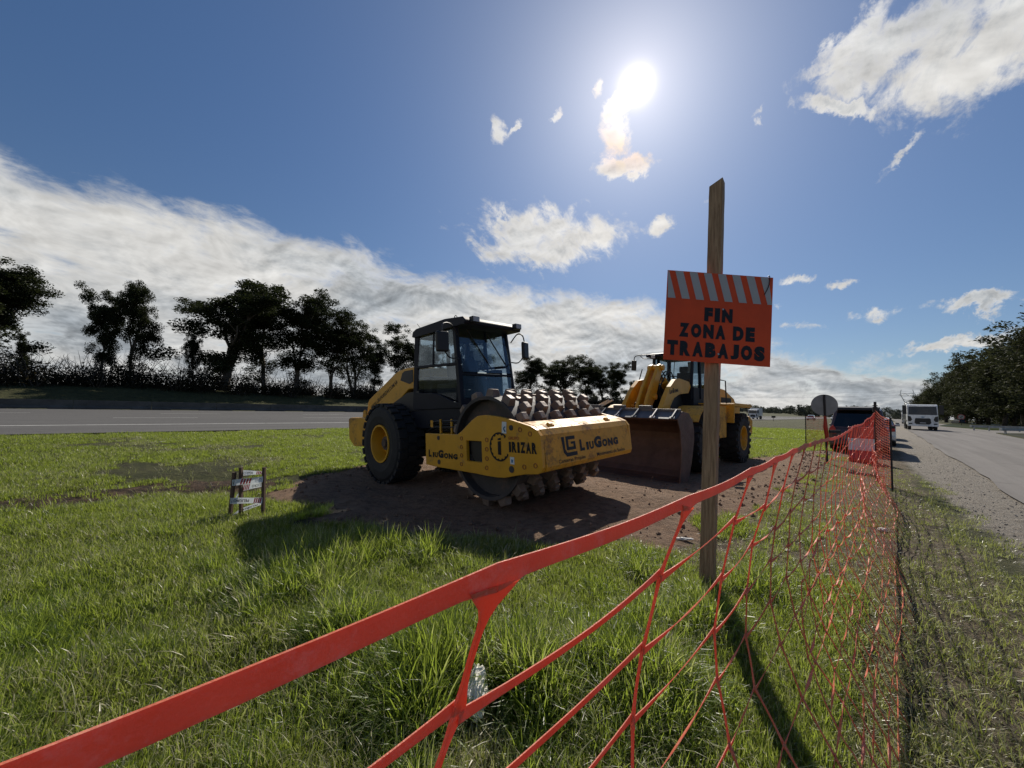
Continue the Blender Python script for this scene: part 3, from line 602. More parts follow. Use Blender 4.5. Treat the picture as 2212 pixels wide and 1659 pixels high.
scatter('dead_straw', 'pale dead blades of grass lying over the turf', STRAW, x[k], y[k], s_, 15)
x, y, q = visible_pts(30000, 1.2, 26, 16, 1.4); k, sd, sm, L, t = cover(x, y, q, mudkeep=.3); pz = fbm(x, y, .7, 3, 61); k &= (pz > .52) & (L > .5)
scatter('withered_grass', 'brownish withered patches within the green turf', DRYG, x[k], y[k], 1.0+1.2*q[k], 17)
x, y, q = visible_pts(26000, .6, 16, 4, 1.5)
L, t = LT(x, y); nz = fbm(x, y, 1.1, 3, 41)
k = (L > -1.6) & (L < 1.1+nz) & (poly_sd(x, y, GRAVEL)+(nz-.5)*1.2 > -.05) & (poly_sd(x, y, DIRT) > 0) & (q < .25+nz)
scatter('trampled_grass', 'trampled yellowish grass under and beside the net fence', DRYG, x[k], y[k], .7+.9*q[k], 8)
# ================================================================== far barrier of the highway
def barrier():
    # long concrete wall of cast sections with drainage gaps, 57 m off
    grp = 'concrete barrier sections along the far side of the highway'
    prof = [(-.30, .10), (-.30, .22), (-.13, .42), (-.10, 1.0), (.10, 1.0), (.13, .42), (.30, .22), (.30, .10)]
    mb = MB(); LEN = 6.0
    vs = [(-LEN/2+.02, p[0], p[1]) for p in prof]+[(LEN/2-.02, p[0], p[1]) for p in prof]; n = len(prof)
    mb.prism(prof, -LEN/2+.02, LEN/2-.02, 'x')
    mb.bx(-LEN/2+.02, -LEN/2+1.7, -.29, .29, 0, .098); mb.bx(LEN/2-1.7, LEN/2-.02, -.29, .29, 0, .098)
    first = None
    for k in range(52):
        t0 = -60+k*LEN
        if first is None:
            first = o = mb.build('barrier_section', 'concrete')
        else: o = first.copy(); COL.objects.link(o)
        x, y = XY(61.0, t0); o.location = (x, y, ground_z(np.array([x]), np.array([y]))[0]+.02); o.rotation_euler = (0, 0, pi/2-AZR)
        tag(o, 'grey concrete barrier section in the long row behind the highway', 'barrier', grp)
barrier()

# ================================================================== trees
def leafcloud(name, centers, n_per, size, m, seed, squash=.75):
    r = np.random.default_rng(seed); C_ = np.array([c[:3] for c in centers]); R_ = np.array([c[3] for c in centers])
    w_ = R_**2; w_ = w_/w_.sum(); N = int(n_per); ci = r.choice(len(C_), N, p=w_)
    d = r.normal(size=(N, 3)); d /= np.linalg.norm(d, axis=1)[:, None]; rad = R_[ci]*(.15+.85*r.random(N)**.7)
    p = C_[ci]+d*rad[:, None]*np.array([1, 1, squash])
    a = r.normal(size=(N, 3)); a[:, 2] *= .6; a /= np.linalg.norm(a, axis=1)[:, None]; b = np.cross(a, r.normal(size=(N, 3))); b /= np.linalg.norm(b, axis=1)[:, None]
    s = size*(.5+r.random(N)); a *= s[:, None]; b *= (s*.55)[:, None]
    V = np.stack([p-a*.5, p+b*.5, p+a*.6, p-b*.5], 1).reshape(-1, 3); F = np.arange(4*N).reshape(-1, 4)
    tone = np.repeat(np.clip(.25+.35*r.random(len(C_))[ci]+.4*r.random(N), 0, 1), 4)
    me = bpy.data.meshes.new(name); me.vertices.add(4*N); me.vertices.foreach_set('co', V.astype(np.float32).ravel())
    me.loops.add(4*N); me.loops.foreach_set('vertex_index', F.ravel()); me.polygons.add(N)
    me.polygons.foreach_set('loop_start', np.arange(0, 4*N, 4)); me.polygons.foreach_set('loop_total', np.full(N, 4)); me.update()
    at = me.attributes.new('tone', 'FLOAT', 'POINT'); at.data.foreach_set('value', tone.astype(np.float32)); me.materials.append(M[m]); return me
def grow(mb, r, p, d, L, rad, lvl, maxl, tips, spread=.6, up=.25):
    pts = [p]; rs = [rad]; q = p.copy(); dd = d.copy()
    for i in range(4):
        dd = (dd+Vector((r.uniform(-1, 1), r.uniform(-1, 1), r.uniform(-.4, .8)))*.16+Vector((0, 0, up*.12))).normalized(); q = q+dd*L/4; pts.append(q.copy()); rs.append(rad*(1-.13*(i+1)))
    mb.tube(pts, rs, 5 if lvl > 1 else 7)
    if lvl >= maxl: tips.append((q, L)); return
    k = r.choice((2, 3)) if lvl else r.choice((3, 4))
    for i in range(k):
        a = r.uniform(0, 2*pi); nd = (dd+Vector((cos(a), sin(a), r.uniform(-.1, .5)))*spread*r.uniform(.7, 1.3)).normalized()
        s = r.randint(2, 4); grow(mb, r, pts[s], nd, L*r.uniform(.6, .85), rs[s]*.68, lvl+1, maxl, tips, spread, up)
    if lvl > 0 and r.random() < .5: tips.append((pts[2], L*.7))
def tree_meshes(seed, H_=20., crown_w=9., stem=.25, levels=3, leaf='leaf', n=9000, size=.27, spread=.7, clump=1.5, trunk_r=.45, ivy=0, low=0):
    r = random.Random(seed); mb = MB(); tips = []
    nst = r.choice((1, 2)); L0 = H_*stem*1.25
    for k in range(nst):
        d = Vector((r.uniform(-.2, .2)+(k*.3 if nst > 1 else 0), r.uniform(-.2, .2), 1)).normalized()
        grow(mb, r, Vector((k*.5, 0, -.3)), d, L0, trunk_r/(1+.35*(nst-1)), 0, levels, tips, spread, .5)
    zs = max(t[0].z for t in tips); ws = max(max(abs(t[0].x), abs(t[0].y)) for t in tips); kz = (H_-clump*.7)/zs; kw = crown_w/2/ws
    mb.v = [(v[0]*(1 if v[2] < 1 else 1+(kw-1)*min(1, (v[2]-1)/4)), v[1]*(1 if v[2] < 1 else 1+(kw-1)*min(1, (v[2]-1)/4)), v[2]*kz) for v in mb.v]
    cs = []
    for t, L in tips:
        for _ in range(4):
            cs.append((t.x*kw+r.uniform(-1, 1)*clump*.9, t.y*kw+r.uniform(-1, 1)*clump*.9, t.z*kz+r.uniform(-.7, .7)*clump, clump*r.uniform(.35, .85)))
    for i in range(int(low)):
        zz = H_*r.uniform(.12, .7); a_ = r.uniform(0, 2*pi); q_ = crown_w*.5*(.35+.65*math.sin(pi*min(1, zz/H_+.15)))*r.uniform(.3, 1)
        cs.append((q_*cos(a_), q_*sin(a_), zz, clump*r.uniform(.6, 1.1)))
    for i in range(ivy): cs.append((r.uniform(-.9, .9), r.uniform(-.9, .9), H_*(.05+.55*i/max(1, ivy)), r.uniform(.8, 1.6)))
    lm = leafcloud('crown', cs, n, size, leaf, seed)
    me = bpy.data.meshes.new('trunk'); me.from_pydata(mb.v, [], mb.f); me.polygons.foreach_set('use_smooth', [True]*len(me.polygons)); me.materials.append(M['bark'])
    return me, lm
def place_tree(name, meshes, x, y, z, rz, sc, label, cat, group):
    o = thing(name, label, cat, (x, y, z), rz, group); o.scale = sc
    for nm, me in (('trunk', meshes[0]), ('crown', meshes[1])):
        c = bpy.data.objects.new(nm, me); COL.objects.link(c); c.parent = o
    return o
TV = [tree_meshes(101, 20, 13, .24, 3, n=40000, low=18, ivy=4, clump=1.7, spread=.95, trunk_r=.5), tree_meshes(102, 20, 9, .20, 3, n=36000, clump=1.7, ivy=8, low=22), tree_meshes(105, 20, 9, .34, 3, n=20000, clump=1.35, spread=.85, low=4),
      tree_meshes(107, 20, 11, .18, 3, n=38000, clump=1.9, ivy=7, low=30), tree_meshes(110, 20, 11, .22, 3, n=30000, clump=1.5, spread=.9, ivy=3, low=12)]
def tree_at(u, vt, Ln, var, wf, rz, label, group='tall trees in a row on the bank beyond the highway', base=2.7):
    # survey a tree from its top (u, vt) knowing the line it stands on
    d0 = ray(u, vt); Lr = -d0[0]*DR[1]+d0[1]*DR[0]; k = Ln/Lr; p = CAMP+d0*k
    zb = float(ground_z(np.array([p[0]]), np.array([p[1]]))[0]) if base is None else base
    h = p[2]-zb; s = h/20.; return place_tree('tree', TV[var], p[0], p[1], zb, rz, (s*wf*1.2, s*wf*1.2, s), label, 'tree', group)
for a in [(-150,560,84,3,1.1,.3,'dark bushy tree leaning in from beyond the left edge of the highway bank'),
          (-22,548,84,3,.95,1.2,'tall dark evergreen at the left end of the row, cut by the picture edge'),
          (60,722,86,1,.5,4.0,'lower bough-like dark tree at the foot of the leftmost tall evergreen'),
          (234,622,85,1,.62,2.0,'left half of the lone leafy tree standing apart with gaps either side'),
          (298,610,85,3,.55,5.1,'right half of the lone leafy tree with two rounded tops'),
          (500,590,84,0,1.2,.6,'widest tree with spreading bare limbs under an open crown'),
          (428,705,87,4,.42,3.3,'smaller ragged tree left of the widest spreading tree'),
          (585,622,86,3,.8,2.6,'dense tree just right of the widest spreading tree'),
          (652,628,84,1,1.0,.2,'dense dark upright tree wrapped in ivy'),
          (722,668,86,2,1.2,1.9,'slender tree with a flat open top and bare trunk'),
          (775,680,84,4,.95,4.4,'ragged tree between the flat-topped tree and the roller cab'),
          (812,740,86,1,.8,1.1,'low dark tree behind the roller bonnet'),
          (862,700,85,2,1.05,.9,'thin tree with tufted top just left of the roller cab'),
          (940,730,86,4,1.0,2.9,'tree seen through the side window of the roller cab'),
          (1035,735,86,1,1.2,3.7,'tree seen through the windscreen of the roller cab'),
          (1142,768,86,3,1.1,.4,'bushy tree just right of the roller cab mirror'),
          (1183,784,88,2,1.0,5.5,'small thin tree in the gap right of the bushy tree'),
          (1228,764,85,4,1.25,2.2,'round-topped tree with sky showing through its middle'),
          (1268,772,87,1,1.1,1.5,'dark tree right of the round-topped tree'),
          (1305,790,85,3,1.1,3.0,'broad dark tree left of the loader bucket arms'),
          (1333,785,86,1,.9,4.2,'pointed dark tree beside the loader arms'),
          (1362,822,86,3,1.0,5.2,'low tree directly behind the loader arms'),
          (1420,838,86,4,1.1,1.2,'distant tree hidden by the loader cab')]:
    tree_at(*a[:6], a[6])
TR = [tree_meshes(201, 20, 12, .12, 3, 'leafr', 26000, .36, .7, 2.1, ivy=9, low=60), tree_meshes(204, 20, 13, .14, 3, 'leafr', 26000, .36, .75, 2.2, ivy=8, low=60), tree_meshes(209, 20, 11, .12, 3, 'leafr', 26000, .36, .7, 2.0, ivy=10, low=55)]
rt = [(2330,640,-24,1,1.3,.5,'grey-green tree at the right edge, nearest of the roadside row'),(2262,690,-23,2,1.2,1.1,'grey-green tree partly cut by the right picture edge'),
      (2205,722,-22,0,1.2,2.0,'tall grey-green tree above the guardrail'),(2180,735,-27,1,1.2,4.0,'grey-green tree set back behind the tall one above the guardrail'),(2160,752,-21,2,1.15,3.0,'grey-green tree with a rounded shoulder, second tall one from the right edge'),
      (2128,764,-22,0,1.15,4.1,'grey-green tree in the middle of the roadside row'),(2105,778,-20,1,1.1,5.2,'darker tree left of the middle of the roadside row'),(2082,786,-20,2,1.1,.9,'tree above the small round road sign'),
      (2062,800,-20,0,1.1,2.4,'tree stepping down just right of the white truck'),(2042,812,-19,1,1.1,3.1,'tree directly right of the truck cab roof'),(2020,835,-18,2,1.2,.2,'low tree directly over the truck cab'),(2000,845,-17,0,1.25,1.7,'lowest tree at the left end of the roadside row')]
for u, vt, Ln, var, wf, rz, lb in rt:
    d0 = ray(u, vt); Lr = -d0[0]*DR[1]+d0[1]*DR[0]; k = Ln/Lr; p = CAMP+d0*k; s = p[2]/20.
    place_tree('tree', TR[var], p[0], p[1], 0., rz, (s*wf, s*wf, s), lb, 'tree', 'dense trees lining the side road')
# bare thicket under the left trees, and the hazy far tree lines: masses nobody could count
def thicket():
    r = random.Random(5); mb = MB(); cs = []
    for k in range(230):
        t = -32+k*.85+r.uniform(-.5, .5); L = 79+r.uniform(0, 9); x, y = XY(L, t); zb = 2.3; h = r.uniform(3.0, 6.2)
        if t < 12: h *= 1.25
        for j in range(9):
            a = r.uniform(0, 2*pi); e = r.uniform(.25, .9); pts = [Vector((x+r.uniform(-.6, .6), y+r.uniform(-.6, .6), zb-.3))]; d = Vector((cos(a)*e, sin(a)*e, 1)).normalized()
            for s in range(4): d = (d+Vector((r.uniform(-.3, .3), r.uniform(-.3, .3), r.uniform(-.1, .2)))).normalized(); pts.append(pts[-1]+d*h/4*r.uniform(.7, 1.2))
            mb.tube(pts, [.06, .05, .04, .03, .015], 3)
            for s in (2, 3):
                q = pts[s]; mb.tube([q, q+Vector((r.uniform(-1, 1), r.uniform(-1, 1), r.uniform(.2, 1)))*.9], [.03, .012], 3)
        cs.append((x, y, zb+h*.25, h*.5)); cs.append((x+r.uniform(-1, 1), y+r.uniform(-1, 1), zb+.6, 1.9))
    o = mb.build('undergrowth', 'twig', fix=False); tag(o, 'bare winter thicket at the foot of the trees beyond the highway', None, None, 'stuff')
    me = leafcloud('foliage', cs, 130000, .30, 'bushleaf', 3); c = bpy.data.objects.new('foliage', me); COL.objects.link(c); c.parent = o
    cs = []
    for k in range(120):
        t = 62+k*1.6; L = -31+r.uniform(-3, 3)-(t < 90)*3; x, y = XY(L, t); cs.append((x, y, 1.4, 2.3)); cs.append((x+r.uniform(-1, 1), y, 3.6, 2.0))
    me = leafcloud('undergrowth', cs, 30000, .5, 'leafr', 4); c = bpy.data.objects.new('undergrowth', me); COL.objects.link(c); tag(c, 'dark scrub under the trees along the side road', None, None, 'stuff')
    cs = []
    for k in range(150):
        t = 118+k*4.2+r.uniform(-2, 2); L = 84+r.uniform(-3, 30); x, y = XY(L, t); h = r.uniform(4, 7)+(3 if r.random() < .2 else 0)
        for j in range(3): cs.append((x+r.uniform(-3, 3), y+r.uniform(-3, 3), 1.2+h*(.25+.25*j), h*.38))
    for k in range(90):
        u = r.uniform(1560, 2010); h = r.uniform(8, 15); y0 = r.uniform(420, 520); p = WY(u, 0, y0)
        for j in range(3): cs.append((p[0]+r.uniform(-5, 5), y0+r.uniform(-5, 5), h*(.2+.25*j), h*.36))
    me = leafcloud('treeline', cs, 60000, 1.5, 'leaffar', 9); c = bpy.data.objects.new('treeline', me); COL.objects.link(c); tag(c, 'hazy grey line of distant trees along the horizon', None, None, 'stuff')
thicket()

# ================================================================== pylon far off
def pylon():
    b = WY(1961, 900, 400); H_ = 31.
    o = thing('transmission_tower', 'grey lattice power pylon far off above the white truck', 'pylon', (b[0], b[1], 0), RD(-40))
    mb = MB(); r = .30
    def w_(z): return 4.2-(4.2-1.9)*min(1, z/18.) if z < 18 else 1.9+(z-18)/13.*.0
    lv = [0, 5, 9.5, 13, 16, 18]
    for sx in (-1, 1):
        for sy in (-1, 1):
            mb.tube([(sx*w_(z), sy*w_(z)*.8, z) for z in lv], r, 4)
    for a, b_ in zip(lv, lv[1:]):
        for sx, sy, tx, ty in ((-1,-1,1,-1),(1,-1,-1,-1),(-1,1,1,1),(1,1,-1,1),(-1,-1,-1,1),(1,-1,1,1)):
            mb.tube([(sx*w_(a), sy*w_(a)*.8, a), (tx*w_(b_), ty*w_(b_)*.8, b_)], r*.6, 3)
        for s in (-1, 1): mb.tube([(-w_(b_), s*w_(b_)*.8, b_), (w_(b_), s*w_(b_)*.8, b_)], r*.6, 3)
    mb.build('mast', 'galv', o)
    mb = MB()
    for s in (-1, 1):
        for y in (-1, 1): mb.tube([(s*1.9, y*1.4, 18), (s*4.4, y*.8, 24.5), (s*5.0, 0, 27.0), (s*4.2, 0, 31)], r, 4)
        mb.tube([(s*4.4, 0, 24.5), (s*6.6, 0, 25.5), (s*5.0, 0, 27)], r, 4)
        for z in (19.5, 21.5, 23): mb.tube([(s*(1.9+(z-18)*.38), -1.1, z), (s*(1.9+(z-17)*.38), 1.1, z+1)], r*.6, 3)
    for a, c in (((-5, 27), (5, 27)), ((-4.4, 24.5), (4.4, 24.5)), ((-4.4, 24.5), (-1.5, 27)), ((-1.5, 27), (1.5, 24.5)), ((1.5, 24.5), (4.4, 27)), ((-2, 18), (3.2, 21.5)), ((2, 18), (-3.2, 21.5))):
        mb.tube([(a[0], 0, a[1]), (c[0], 0, c[1])], r*.8, 4)
    mb.build('crossarm', 'galv', o)
pylon()
def wires():
    mb = MB()
    for dz_, dxx in ((0, 0), (1.0, 9), (4.5, 3)):
        p0 = WY(1961, 900, 400); a = Vector((p0[0]-6+dxx, p0[1], 25+dz_)); b = a+Vector((-420, 150, 0))
        mb.tube([a.lerp(b, i/14)+Vector((0, 0, -26*(i/14)*(1-i/14))) for i in range(15)], .05, 3)
    tag(mb.build('power_line', 'galv'), 'thin power lines sagging away from the distant pylon', 'cable')
wires()
# ================================================================== machines
def pose(p):
    x, y, z0, yaw, t, s_ = p; c, s = cos(yaw), sin(yaw)
    ex = Vector((c, s, t)).normalized(); ey = Vector((-s, c, s_)); ey = (ey-ex*ex.dot(ey)).normalized(); ez = ex.cross(ey)
    return Matrix(((ex.x, ey.x, ez.x, x), (ex.y, ey.y, ez.y, y), (ex.z, ey.z, ez.z, z0), (0, 0, 0, 1)))
def wheel(parent, cx, cy, cz, R_, wd, side, rim=.36, lug='turf', rimmat='yellow'):
    # axle along local Y; side = +1/-1 is the outer face
    w2 = wd/2; o = MB()
    prof = [(rim, -w2*.82), (rim+.05, -w2*.95), (rim+(R_-rim)*.45, -w2*1.03), (R_-.09, -w2*.97), (R_-.03, -w2*.82), (R_-.012, -w2*.4), (R_-.01, 0), (R_-.012, w2*.4), (R_-.03, w2*.82), (R_-.09, w2*.97), (rim+(R_-rim)*.45, w2*1.03), (rim+.05, w2*.95), (rim, w2*.82)]
    o.lathe(prof, (cx, cy, cz), 'y', 48)
    n = 26 if lug == 'turf' else 22
    for i in range(n):
        for k, (ya, yb, off) in enumerate(((-w2*.95, -w2*.36, 0), (-w2*.30, w2*.30, .5), (w2*.36, w2*.95, 0)) if lug == 'turf' else ((-w2*.98, -w2*.08, 0), (w2*.08, w2*.98, .5))):
            a = 2*pi*(i+off)/n; yc = (ya+yb)/2; c = (cx+(R_-.010)*cos(a), cy+yc, cz+(R_-.010)*sin(a))
            sk = 0 if lug == 'turf' else (.35 if k else -.35)
            R3 = Matrix.Rotation(-a, 3, 'Y') @ Matrix.Rotation(sk, 3, 'X')
            o.box(c, (.055, (yb-ya), 2*pi*R_/n*.68), R3)
            if abs(yc) > w2*.3 and lug != 'turf':
                s_ = -1 if yc < 0 else 1
                o.box((cx+(R_-.07)*cos(a), cy+s_*w2*.985, cz+(R_-.07)*sin(a)), (.15, .04, .10), Matrix.Rotation(-a, 3, 'Y'))
    ty = o.build('tyre', 'rubber', parent, smooth=False)
    r_ = MB(); f = side
    r_.lathe([(rim+.015, f*w2*.80), (rim+.02, f*w2*.98), (rim-.015, f*w2*.98), (rim-.035, f*w2*.72), (rim-.05, f*w2*.1), (rim*.45, f*w2*.05), (rim*.45, f*w2*-.05), (rim, f*w2*-.05)], (cx, cy, cz), 'y', 40)
    r_.build('rim', rimmat, ty, smooth='auto')
    h = MB(); h.cyl((cx, cy+f*w2*.0, cz), (cx, cy+f*w2*.55, cz), rim*.42, rim*.38, 20); h.cyl((cx, cy+f*w2*.55, cz), (cx, cy+f*w2*.68, cz), rim*.25, rim*.22, 16)
    for i in range(10): a = 2*pi*i/10; h.cyl((cx+rim*.55*cos(a), cy+f*w2*.05, cz+rim*.55*sin(a)), (cx+rim*.55*cos(a), cy+f*w2*.16, cz+rim*.55*sin(a)), .018, n=6)
    h.build('hub', 'darkiron', ty, smooth='auto')
    return ty
def mirrored(pts): return [(-a, b) for a, b in pts]

def roller():
    T = thing('road_roller', 'yellow padfoot road roller with dark cab parked on the heap of brown soil', 'road roller', basis=pose(RM))
    # --- front frame: two side plates, cross beams
    plate = [(-1.385,.53),(-1.38,1.05),(-.50,1.05),(-.40,1.10),(-.14,1.27),(-.02,1.325),(.16,1.34),(.40,1.315),(.62,1.275),(1.0,1.185),(1.10,1.14),(1.155,1.07),(1.175,.68),(1.15,.62),(1.08,.595),(.87,.575),(.50,.495),(.34,.485),(.12,.488),(-.1,.497),(-1.02,.515)]
    hole = [(-.295,.665),(.05,.665),(.05,.965),(-.295,.965)]
    mb = MB()
    mb.bx(-1.38, -1.30, -1.068, 1.068, .55, 1.03); fr = mb.build('front_frame', 'yellow', T, bevel=.008)
    for s in (-1, 1): mb = MB(); mb.prism(plate, s*1.13, s*1.07, 'y', [hole]); mb.build('side_plate', 'yellow', fr, bevel=.008)
    bm_ = [(.80,1.235),(1.0,1.19),(1.10,1.145),(1.145,1.07),(1.19,.68),(1.165,.625),(1.09,.60),(1.09,.63),(1.14,.65),(1.16,.69),(1.115,1.05),(1.08,1.11),(1.0,1.15),(.80,1.19)]
    mb = MB(); mb.prism(bm_, -1.066, 1.066, 'y'); mb.build('front_beam', 'yellow_d', T, bevel=.006, smooth=False)
    for y in (-.78, .62):
        mb = MB(); mb.cyl((1.02, y-.03, 1.18), (1.02, y+.03, 1.18), .035, n=12); mb.bx(.98, 1.06, y-.06, y+.06, 1.165, 1.185); mb.build('lifting_eye', 'yellow', fr)
    mb = MB()
    for X, Z in [(-.40,.995),(-.41,.865),(-.41,.74),(-.42,.61),(.17,.99),(.165,.86),(.16,.73),(.15,.60),(.82,1.14),(.99,1.09),(.87,.67),(1.06,.70)]:
        mb.lathe([(.022, -.006), (.032, -.006), (.032, 0), (.022, 0)], (X, -1.131, Z), 'y', 14)
    mb.each('bolt_ring', 'redring', fr)
    mb = MB()
    for X, Z, r_ in [(-1.0,.985,.035),(-1.0,.60,.038),(.66,1.165,.036),(.64,.62,.045)]:
        mb.cyl((X, -1.1305, Z), (X, -1.137, Z), r_, n=18)
    mb.each('cover_plug', 'darkiron', fr)
    mb = MB(); mb.box((.53, -1.134, 1.165), (.085, .003, .155), (0, .08, 0)); mb.box((.66, -1.134, .735), (.075, .003, .095)); st = mb.each('sticker', 'sticker', fr)
    mb = MB(); mb.box((.535, -1.137, 1.13), (.05, .002, .022), (0, .9, 0)); mb.box((.535, -1.137, 1.165), (.05, .002, .018), (0, -.6, 0)); mb.box((.66, -1.137, .73), (.035, .002, .04)); mb.each('print', 'stickerblue', fr)
    # lettering on the side plate
    mb = MB(); Yt = -1.1325; ux = (1, 0, 0); uy = (0, 0, 1)
    def lg(mb, x0, z0, w_, h, org, ux, uy):
        # LIUGONG with tall L and G
        o = Vector(org); ux = Vector(ux); uy = Vector(uy); sh = Vector((0, 0, 0))
        put_word(mb, 'L', o, ux, uy, w_*.105, h, .1, .06)
        put_word(mb, 'IU', o+ux*w_*.152, ux, uy, w_*.178, h*.70, .2, .06)
        put_word(mb, 'G', o+ux*w_*.35, ux, uy, w_*.185, h*1.08, .1, .07)
        put_word(mb, 'ONG', o+ux*w_*.555, ux, uy, w_*.445, h*.72, .14, .07)
    lg(mb, 0, 0, 0, 0, (-1.29, Yt, .668), ux, uy) if 0 else lg(mb, 0, 0, .78, .118, (-1.29, Yt, .668), ux, uy)
    def gear(cx, cz, r0, r1, a0, a1):
        n = 60; P = []; Q = []
        for i in range(n+1):
            a = a0+(a1-a0)*i/n; P.append((cx+r1*cos(a), cz+r1*sin(a))); tooth = (i % 5) < 2; q = r0-(.016 if tooth else 0); Q.append((cx+q*cos(a), cz+q*sin(a)))
        vs = [(p[0], Yt-.002, p[1]) for p in P]+[(p[0], Yt-.002, p[1]) for p in Q]
        mb.add(vs, [(i, i+1, n+2+i, n+1+i) for i in range(n)])
    gear(.425, .905, .175, .197, RD(48), RD(330))
    mb.prism([(.395,.80),(.455,.795),(.455,.985),(.395,.975)], Yt-.003, Yt-.001); mb.prism([(.395,.99),(.455,1.0),(.455,1.03),(.395,1.015)], Yt-.003, Yt-.001)
    put_word(mb, 'iRiZAR', (.605, Yt, .843), ux, uy, .49, .14, .16, .06)
    mb.build('lettering', 'blacktext', fr, fix=False)
    mb = MB(); put_text(mb, 'GRUPO', (.60, Yt, 1.008), ux, uy, .20, .042, .02); mb.build('lettering', 'orange_txt', fr, fix=False)
    # lettering on the front beam (local Y runs along it, the face leans back a little)
    mb = MB(); n_ = Vector((-.045, 0, .39)).normalized(); fx = lambda z: 1.19-(z-.68)*.115+.0025
    def org(y, z): return (fx(z), y, z)
    def bolt(pts):
        mb.add([org(y, z) for y, z in pts], [tuple(range(len(pts)))])
    bolt([(-.72,1.02),(-.655,1.02),(-.655,.855),(-.62,.81),(-.40,.81),(-.40,.76),(-.64,.76),(-.70,.82)])
    bolt([(-.625,1.02),(-.42,1.02),(-.42,.975),(-.575,.975),(-.575,.88),(-.625,.84)]); bolt([(-.575,.88),(-.42,.88),(-.42,.84),(-.625,.84)]); bolt([(-.42,.84),(-.42,.945),(-.52,.945),(-.52,.915),(-.465,.915),(-.465,.88)])
    lg(mb, 0, 0, 1.02, .155, org(-.325, .80), (0, 1, 0), n_)
    put_text(mb, 'Canteras Propias', org(-.83, .68), (0, 1, 0), n_, .60, .062, .008); put_text(mb, 'Movimiento de Suelos', org(.06, .685), (0, 1, 0), n_, .80, .055, .008)
    mb.build('lettering', 'blacktext', fr, fix=False)
    # --- drum
    R0 = .75; mb = MB(); mb.lathe([(R0, -1.01), (R0, 1.01), (R0-.05, 1.01), (R0-.06, .88), (.2, .86), (.2, -.86), (R0-.06, -.88), (R0-.05, -1.01)], (0, 0, .86), 'y', 72)
    mb2 = MB(); rr = random.Random(4)
    nc = 14
    for row in range(11):
        y = -.91+row*.182; ph = .5*(row % 2)
        for i in range(nc):
            a = 2*pi*(i+ph+.25)/nc; h0 = R0-.01; h1 = R0+.105; wa = .072; wb = .048; la = .082; lb = .055
            vs = []
            for h, ww, ll in ((h0, wa, la), (h1-.012, wb+.008, lb+.008), (h1, wb, lb)):
                for sy, st in ((-1, -1), (1, -1), (1, 1), (-1, 1)): vs.append((ll*st, sy*ww, h))
            R3 = Matrix.Rotation(-a+pi/2, 3, 'Y'); V = [R3 @ Vector(v) for v in vs]
            mb2.add([(v.x, v.y+y, v.z+.86) for v in V], [(0,1,5,4),(1,2,6,5),(2,3,7,6),(3,0,4,7),(4,5,9,8),(5,6,10,9),(6,7,11,10),(7,4,8,11),(8,9,10,11)])
            if rr.random() < .28:   # soil packed between the pads
                a2 = a+pi/nc*rr.uniform(.6, 1.2); mb2.box((R0*cos(a2), y+rr.uniform(-.04, .04), .86+R0*sin(a2)), (.05, rr.uniform(.06, .14), rr.uniform(.06, .14)), Matrix.Rotation(-a2, 3, 'Y') @ Matrix.Rotation(rr.uniform(-1, 1), 3, 'X'))
    dr = mb.build('drum', 'drumend', T, smooth='auto')
    # pad tops are worn bright, their flanks carry soil
    pd = mb2.build('pads', 'drum', dr, bevel=.006)
    mb = MB(); mb.cyl((0, -1.07, .86), (0, -.84, .86), .26, n=28); mb.cyl((0, .84, .86), (0, 1.07, .86), .26, n=28); mb.each('drum_mount', 'black', dr, smooth='auto')
    mb = MB()
    for s in (-1, 1):
        for a in (.6, 2.2, 3.7, 5.3): mb.bx(.32*cos(a)-.05, .32*cos(a)+.05, s*.9, s*1.06, .86+.3*sin(a)-.05, .86+.3*sin(a)+.05)
    mb.each('rubber_buffer', 'rubber', dr)
    mb = MB(); mb.bx(-.93, -.86, -1.0, 1.0, .62, .80); [mb.bx(-.88, -.78, -.95+k*.18, -.87+k*.18, .66, .76) for k in range(11)]; mb.bx(.87, .97, -1.0, 1.0, .60, .66); mb.build('scraper', 'yellow_d', T)
    # --- hoses and articulation
    for k in range(6):
        z = 1.04+.035*k; y = -.62-.05*(k % 3); mb = MB(); mb.tube(curve_pts([(-2.2, y+.15, z-.1), (-1.75, y, z), (-1.3, y-.06, z+.02), (-.85, y-.05, z+.01), (-.55, y+.1, z-.12), (-.3, y+.28, z-.2)], 5), .017, 8); mb.build('hose', 'black', T, smooth=True)
    mb = MB()
    for X in (-1.42, -1.10): mb.bx(X-.018, X+.018, -.80, -.775, .98, 1.27)
    mb.each('hose_clamp', 'yellow', T)
    mb = MB(); mb.bx(-2.0, -1.3, -.32, .32, .55, 1.0); mb.cyl((-1.75, 0, .45), (-1.75, 0, 1.12), .14, n=18); mb.tube([(-2.3, -.42, .8), (-1.35, -.6, .8)], .045, 10); mb.tube([(-2.3, .42, .8), (-1.35, .6, .8)], .045, 10); mb.build('articulation_joint', 'black', T)
    # --- rear frame and belly
    mb = MB(); mb.prism([(-4.6,.75),(-4.6,1.30),(-3.2,1.45),(-2.0,1.35),(-1.95,.62),(-2.6,.5),(-4.3,.55)], -.48, .48); mb.bx(-3.6, -2.7, -.52, .52, .55, 1.0); mb.cyl((-3.15, -.75, .78), (-3.15, .75, .78), .16, n=18); mb.build('rear_frame', 'black', T, bevel=.01)
    mb = MB(); mb.prism([(-2.95,1.42),(-2.55,1.5),(-1.16,1.5),(-1.0,1.42),(-1.08,1.18),(-1.35,1.12),(-2.3,1.08),(-2.6,1.15),(-2.9,1.3)], -.65, .65); mb.build('cab_floor', 'cabblue', T, bevel=.015)
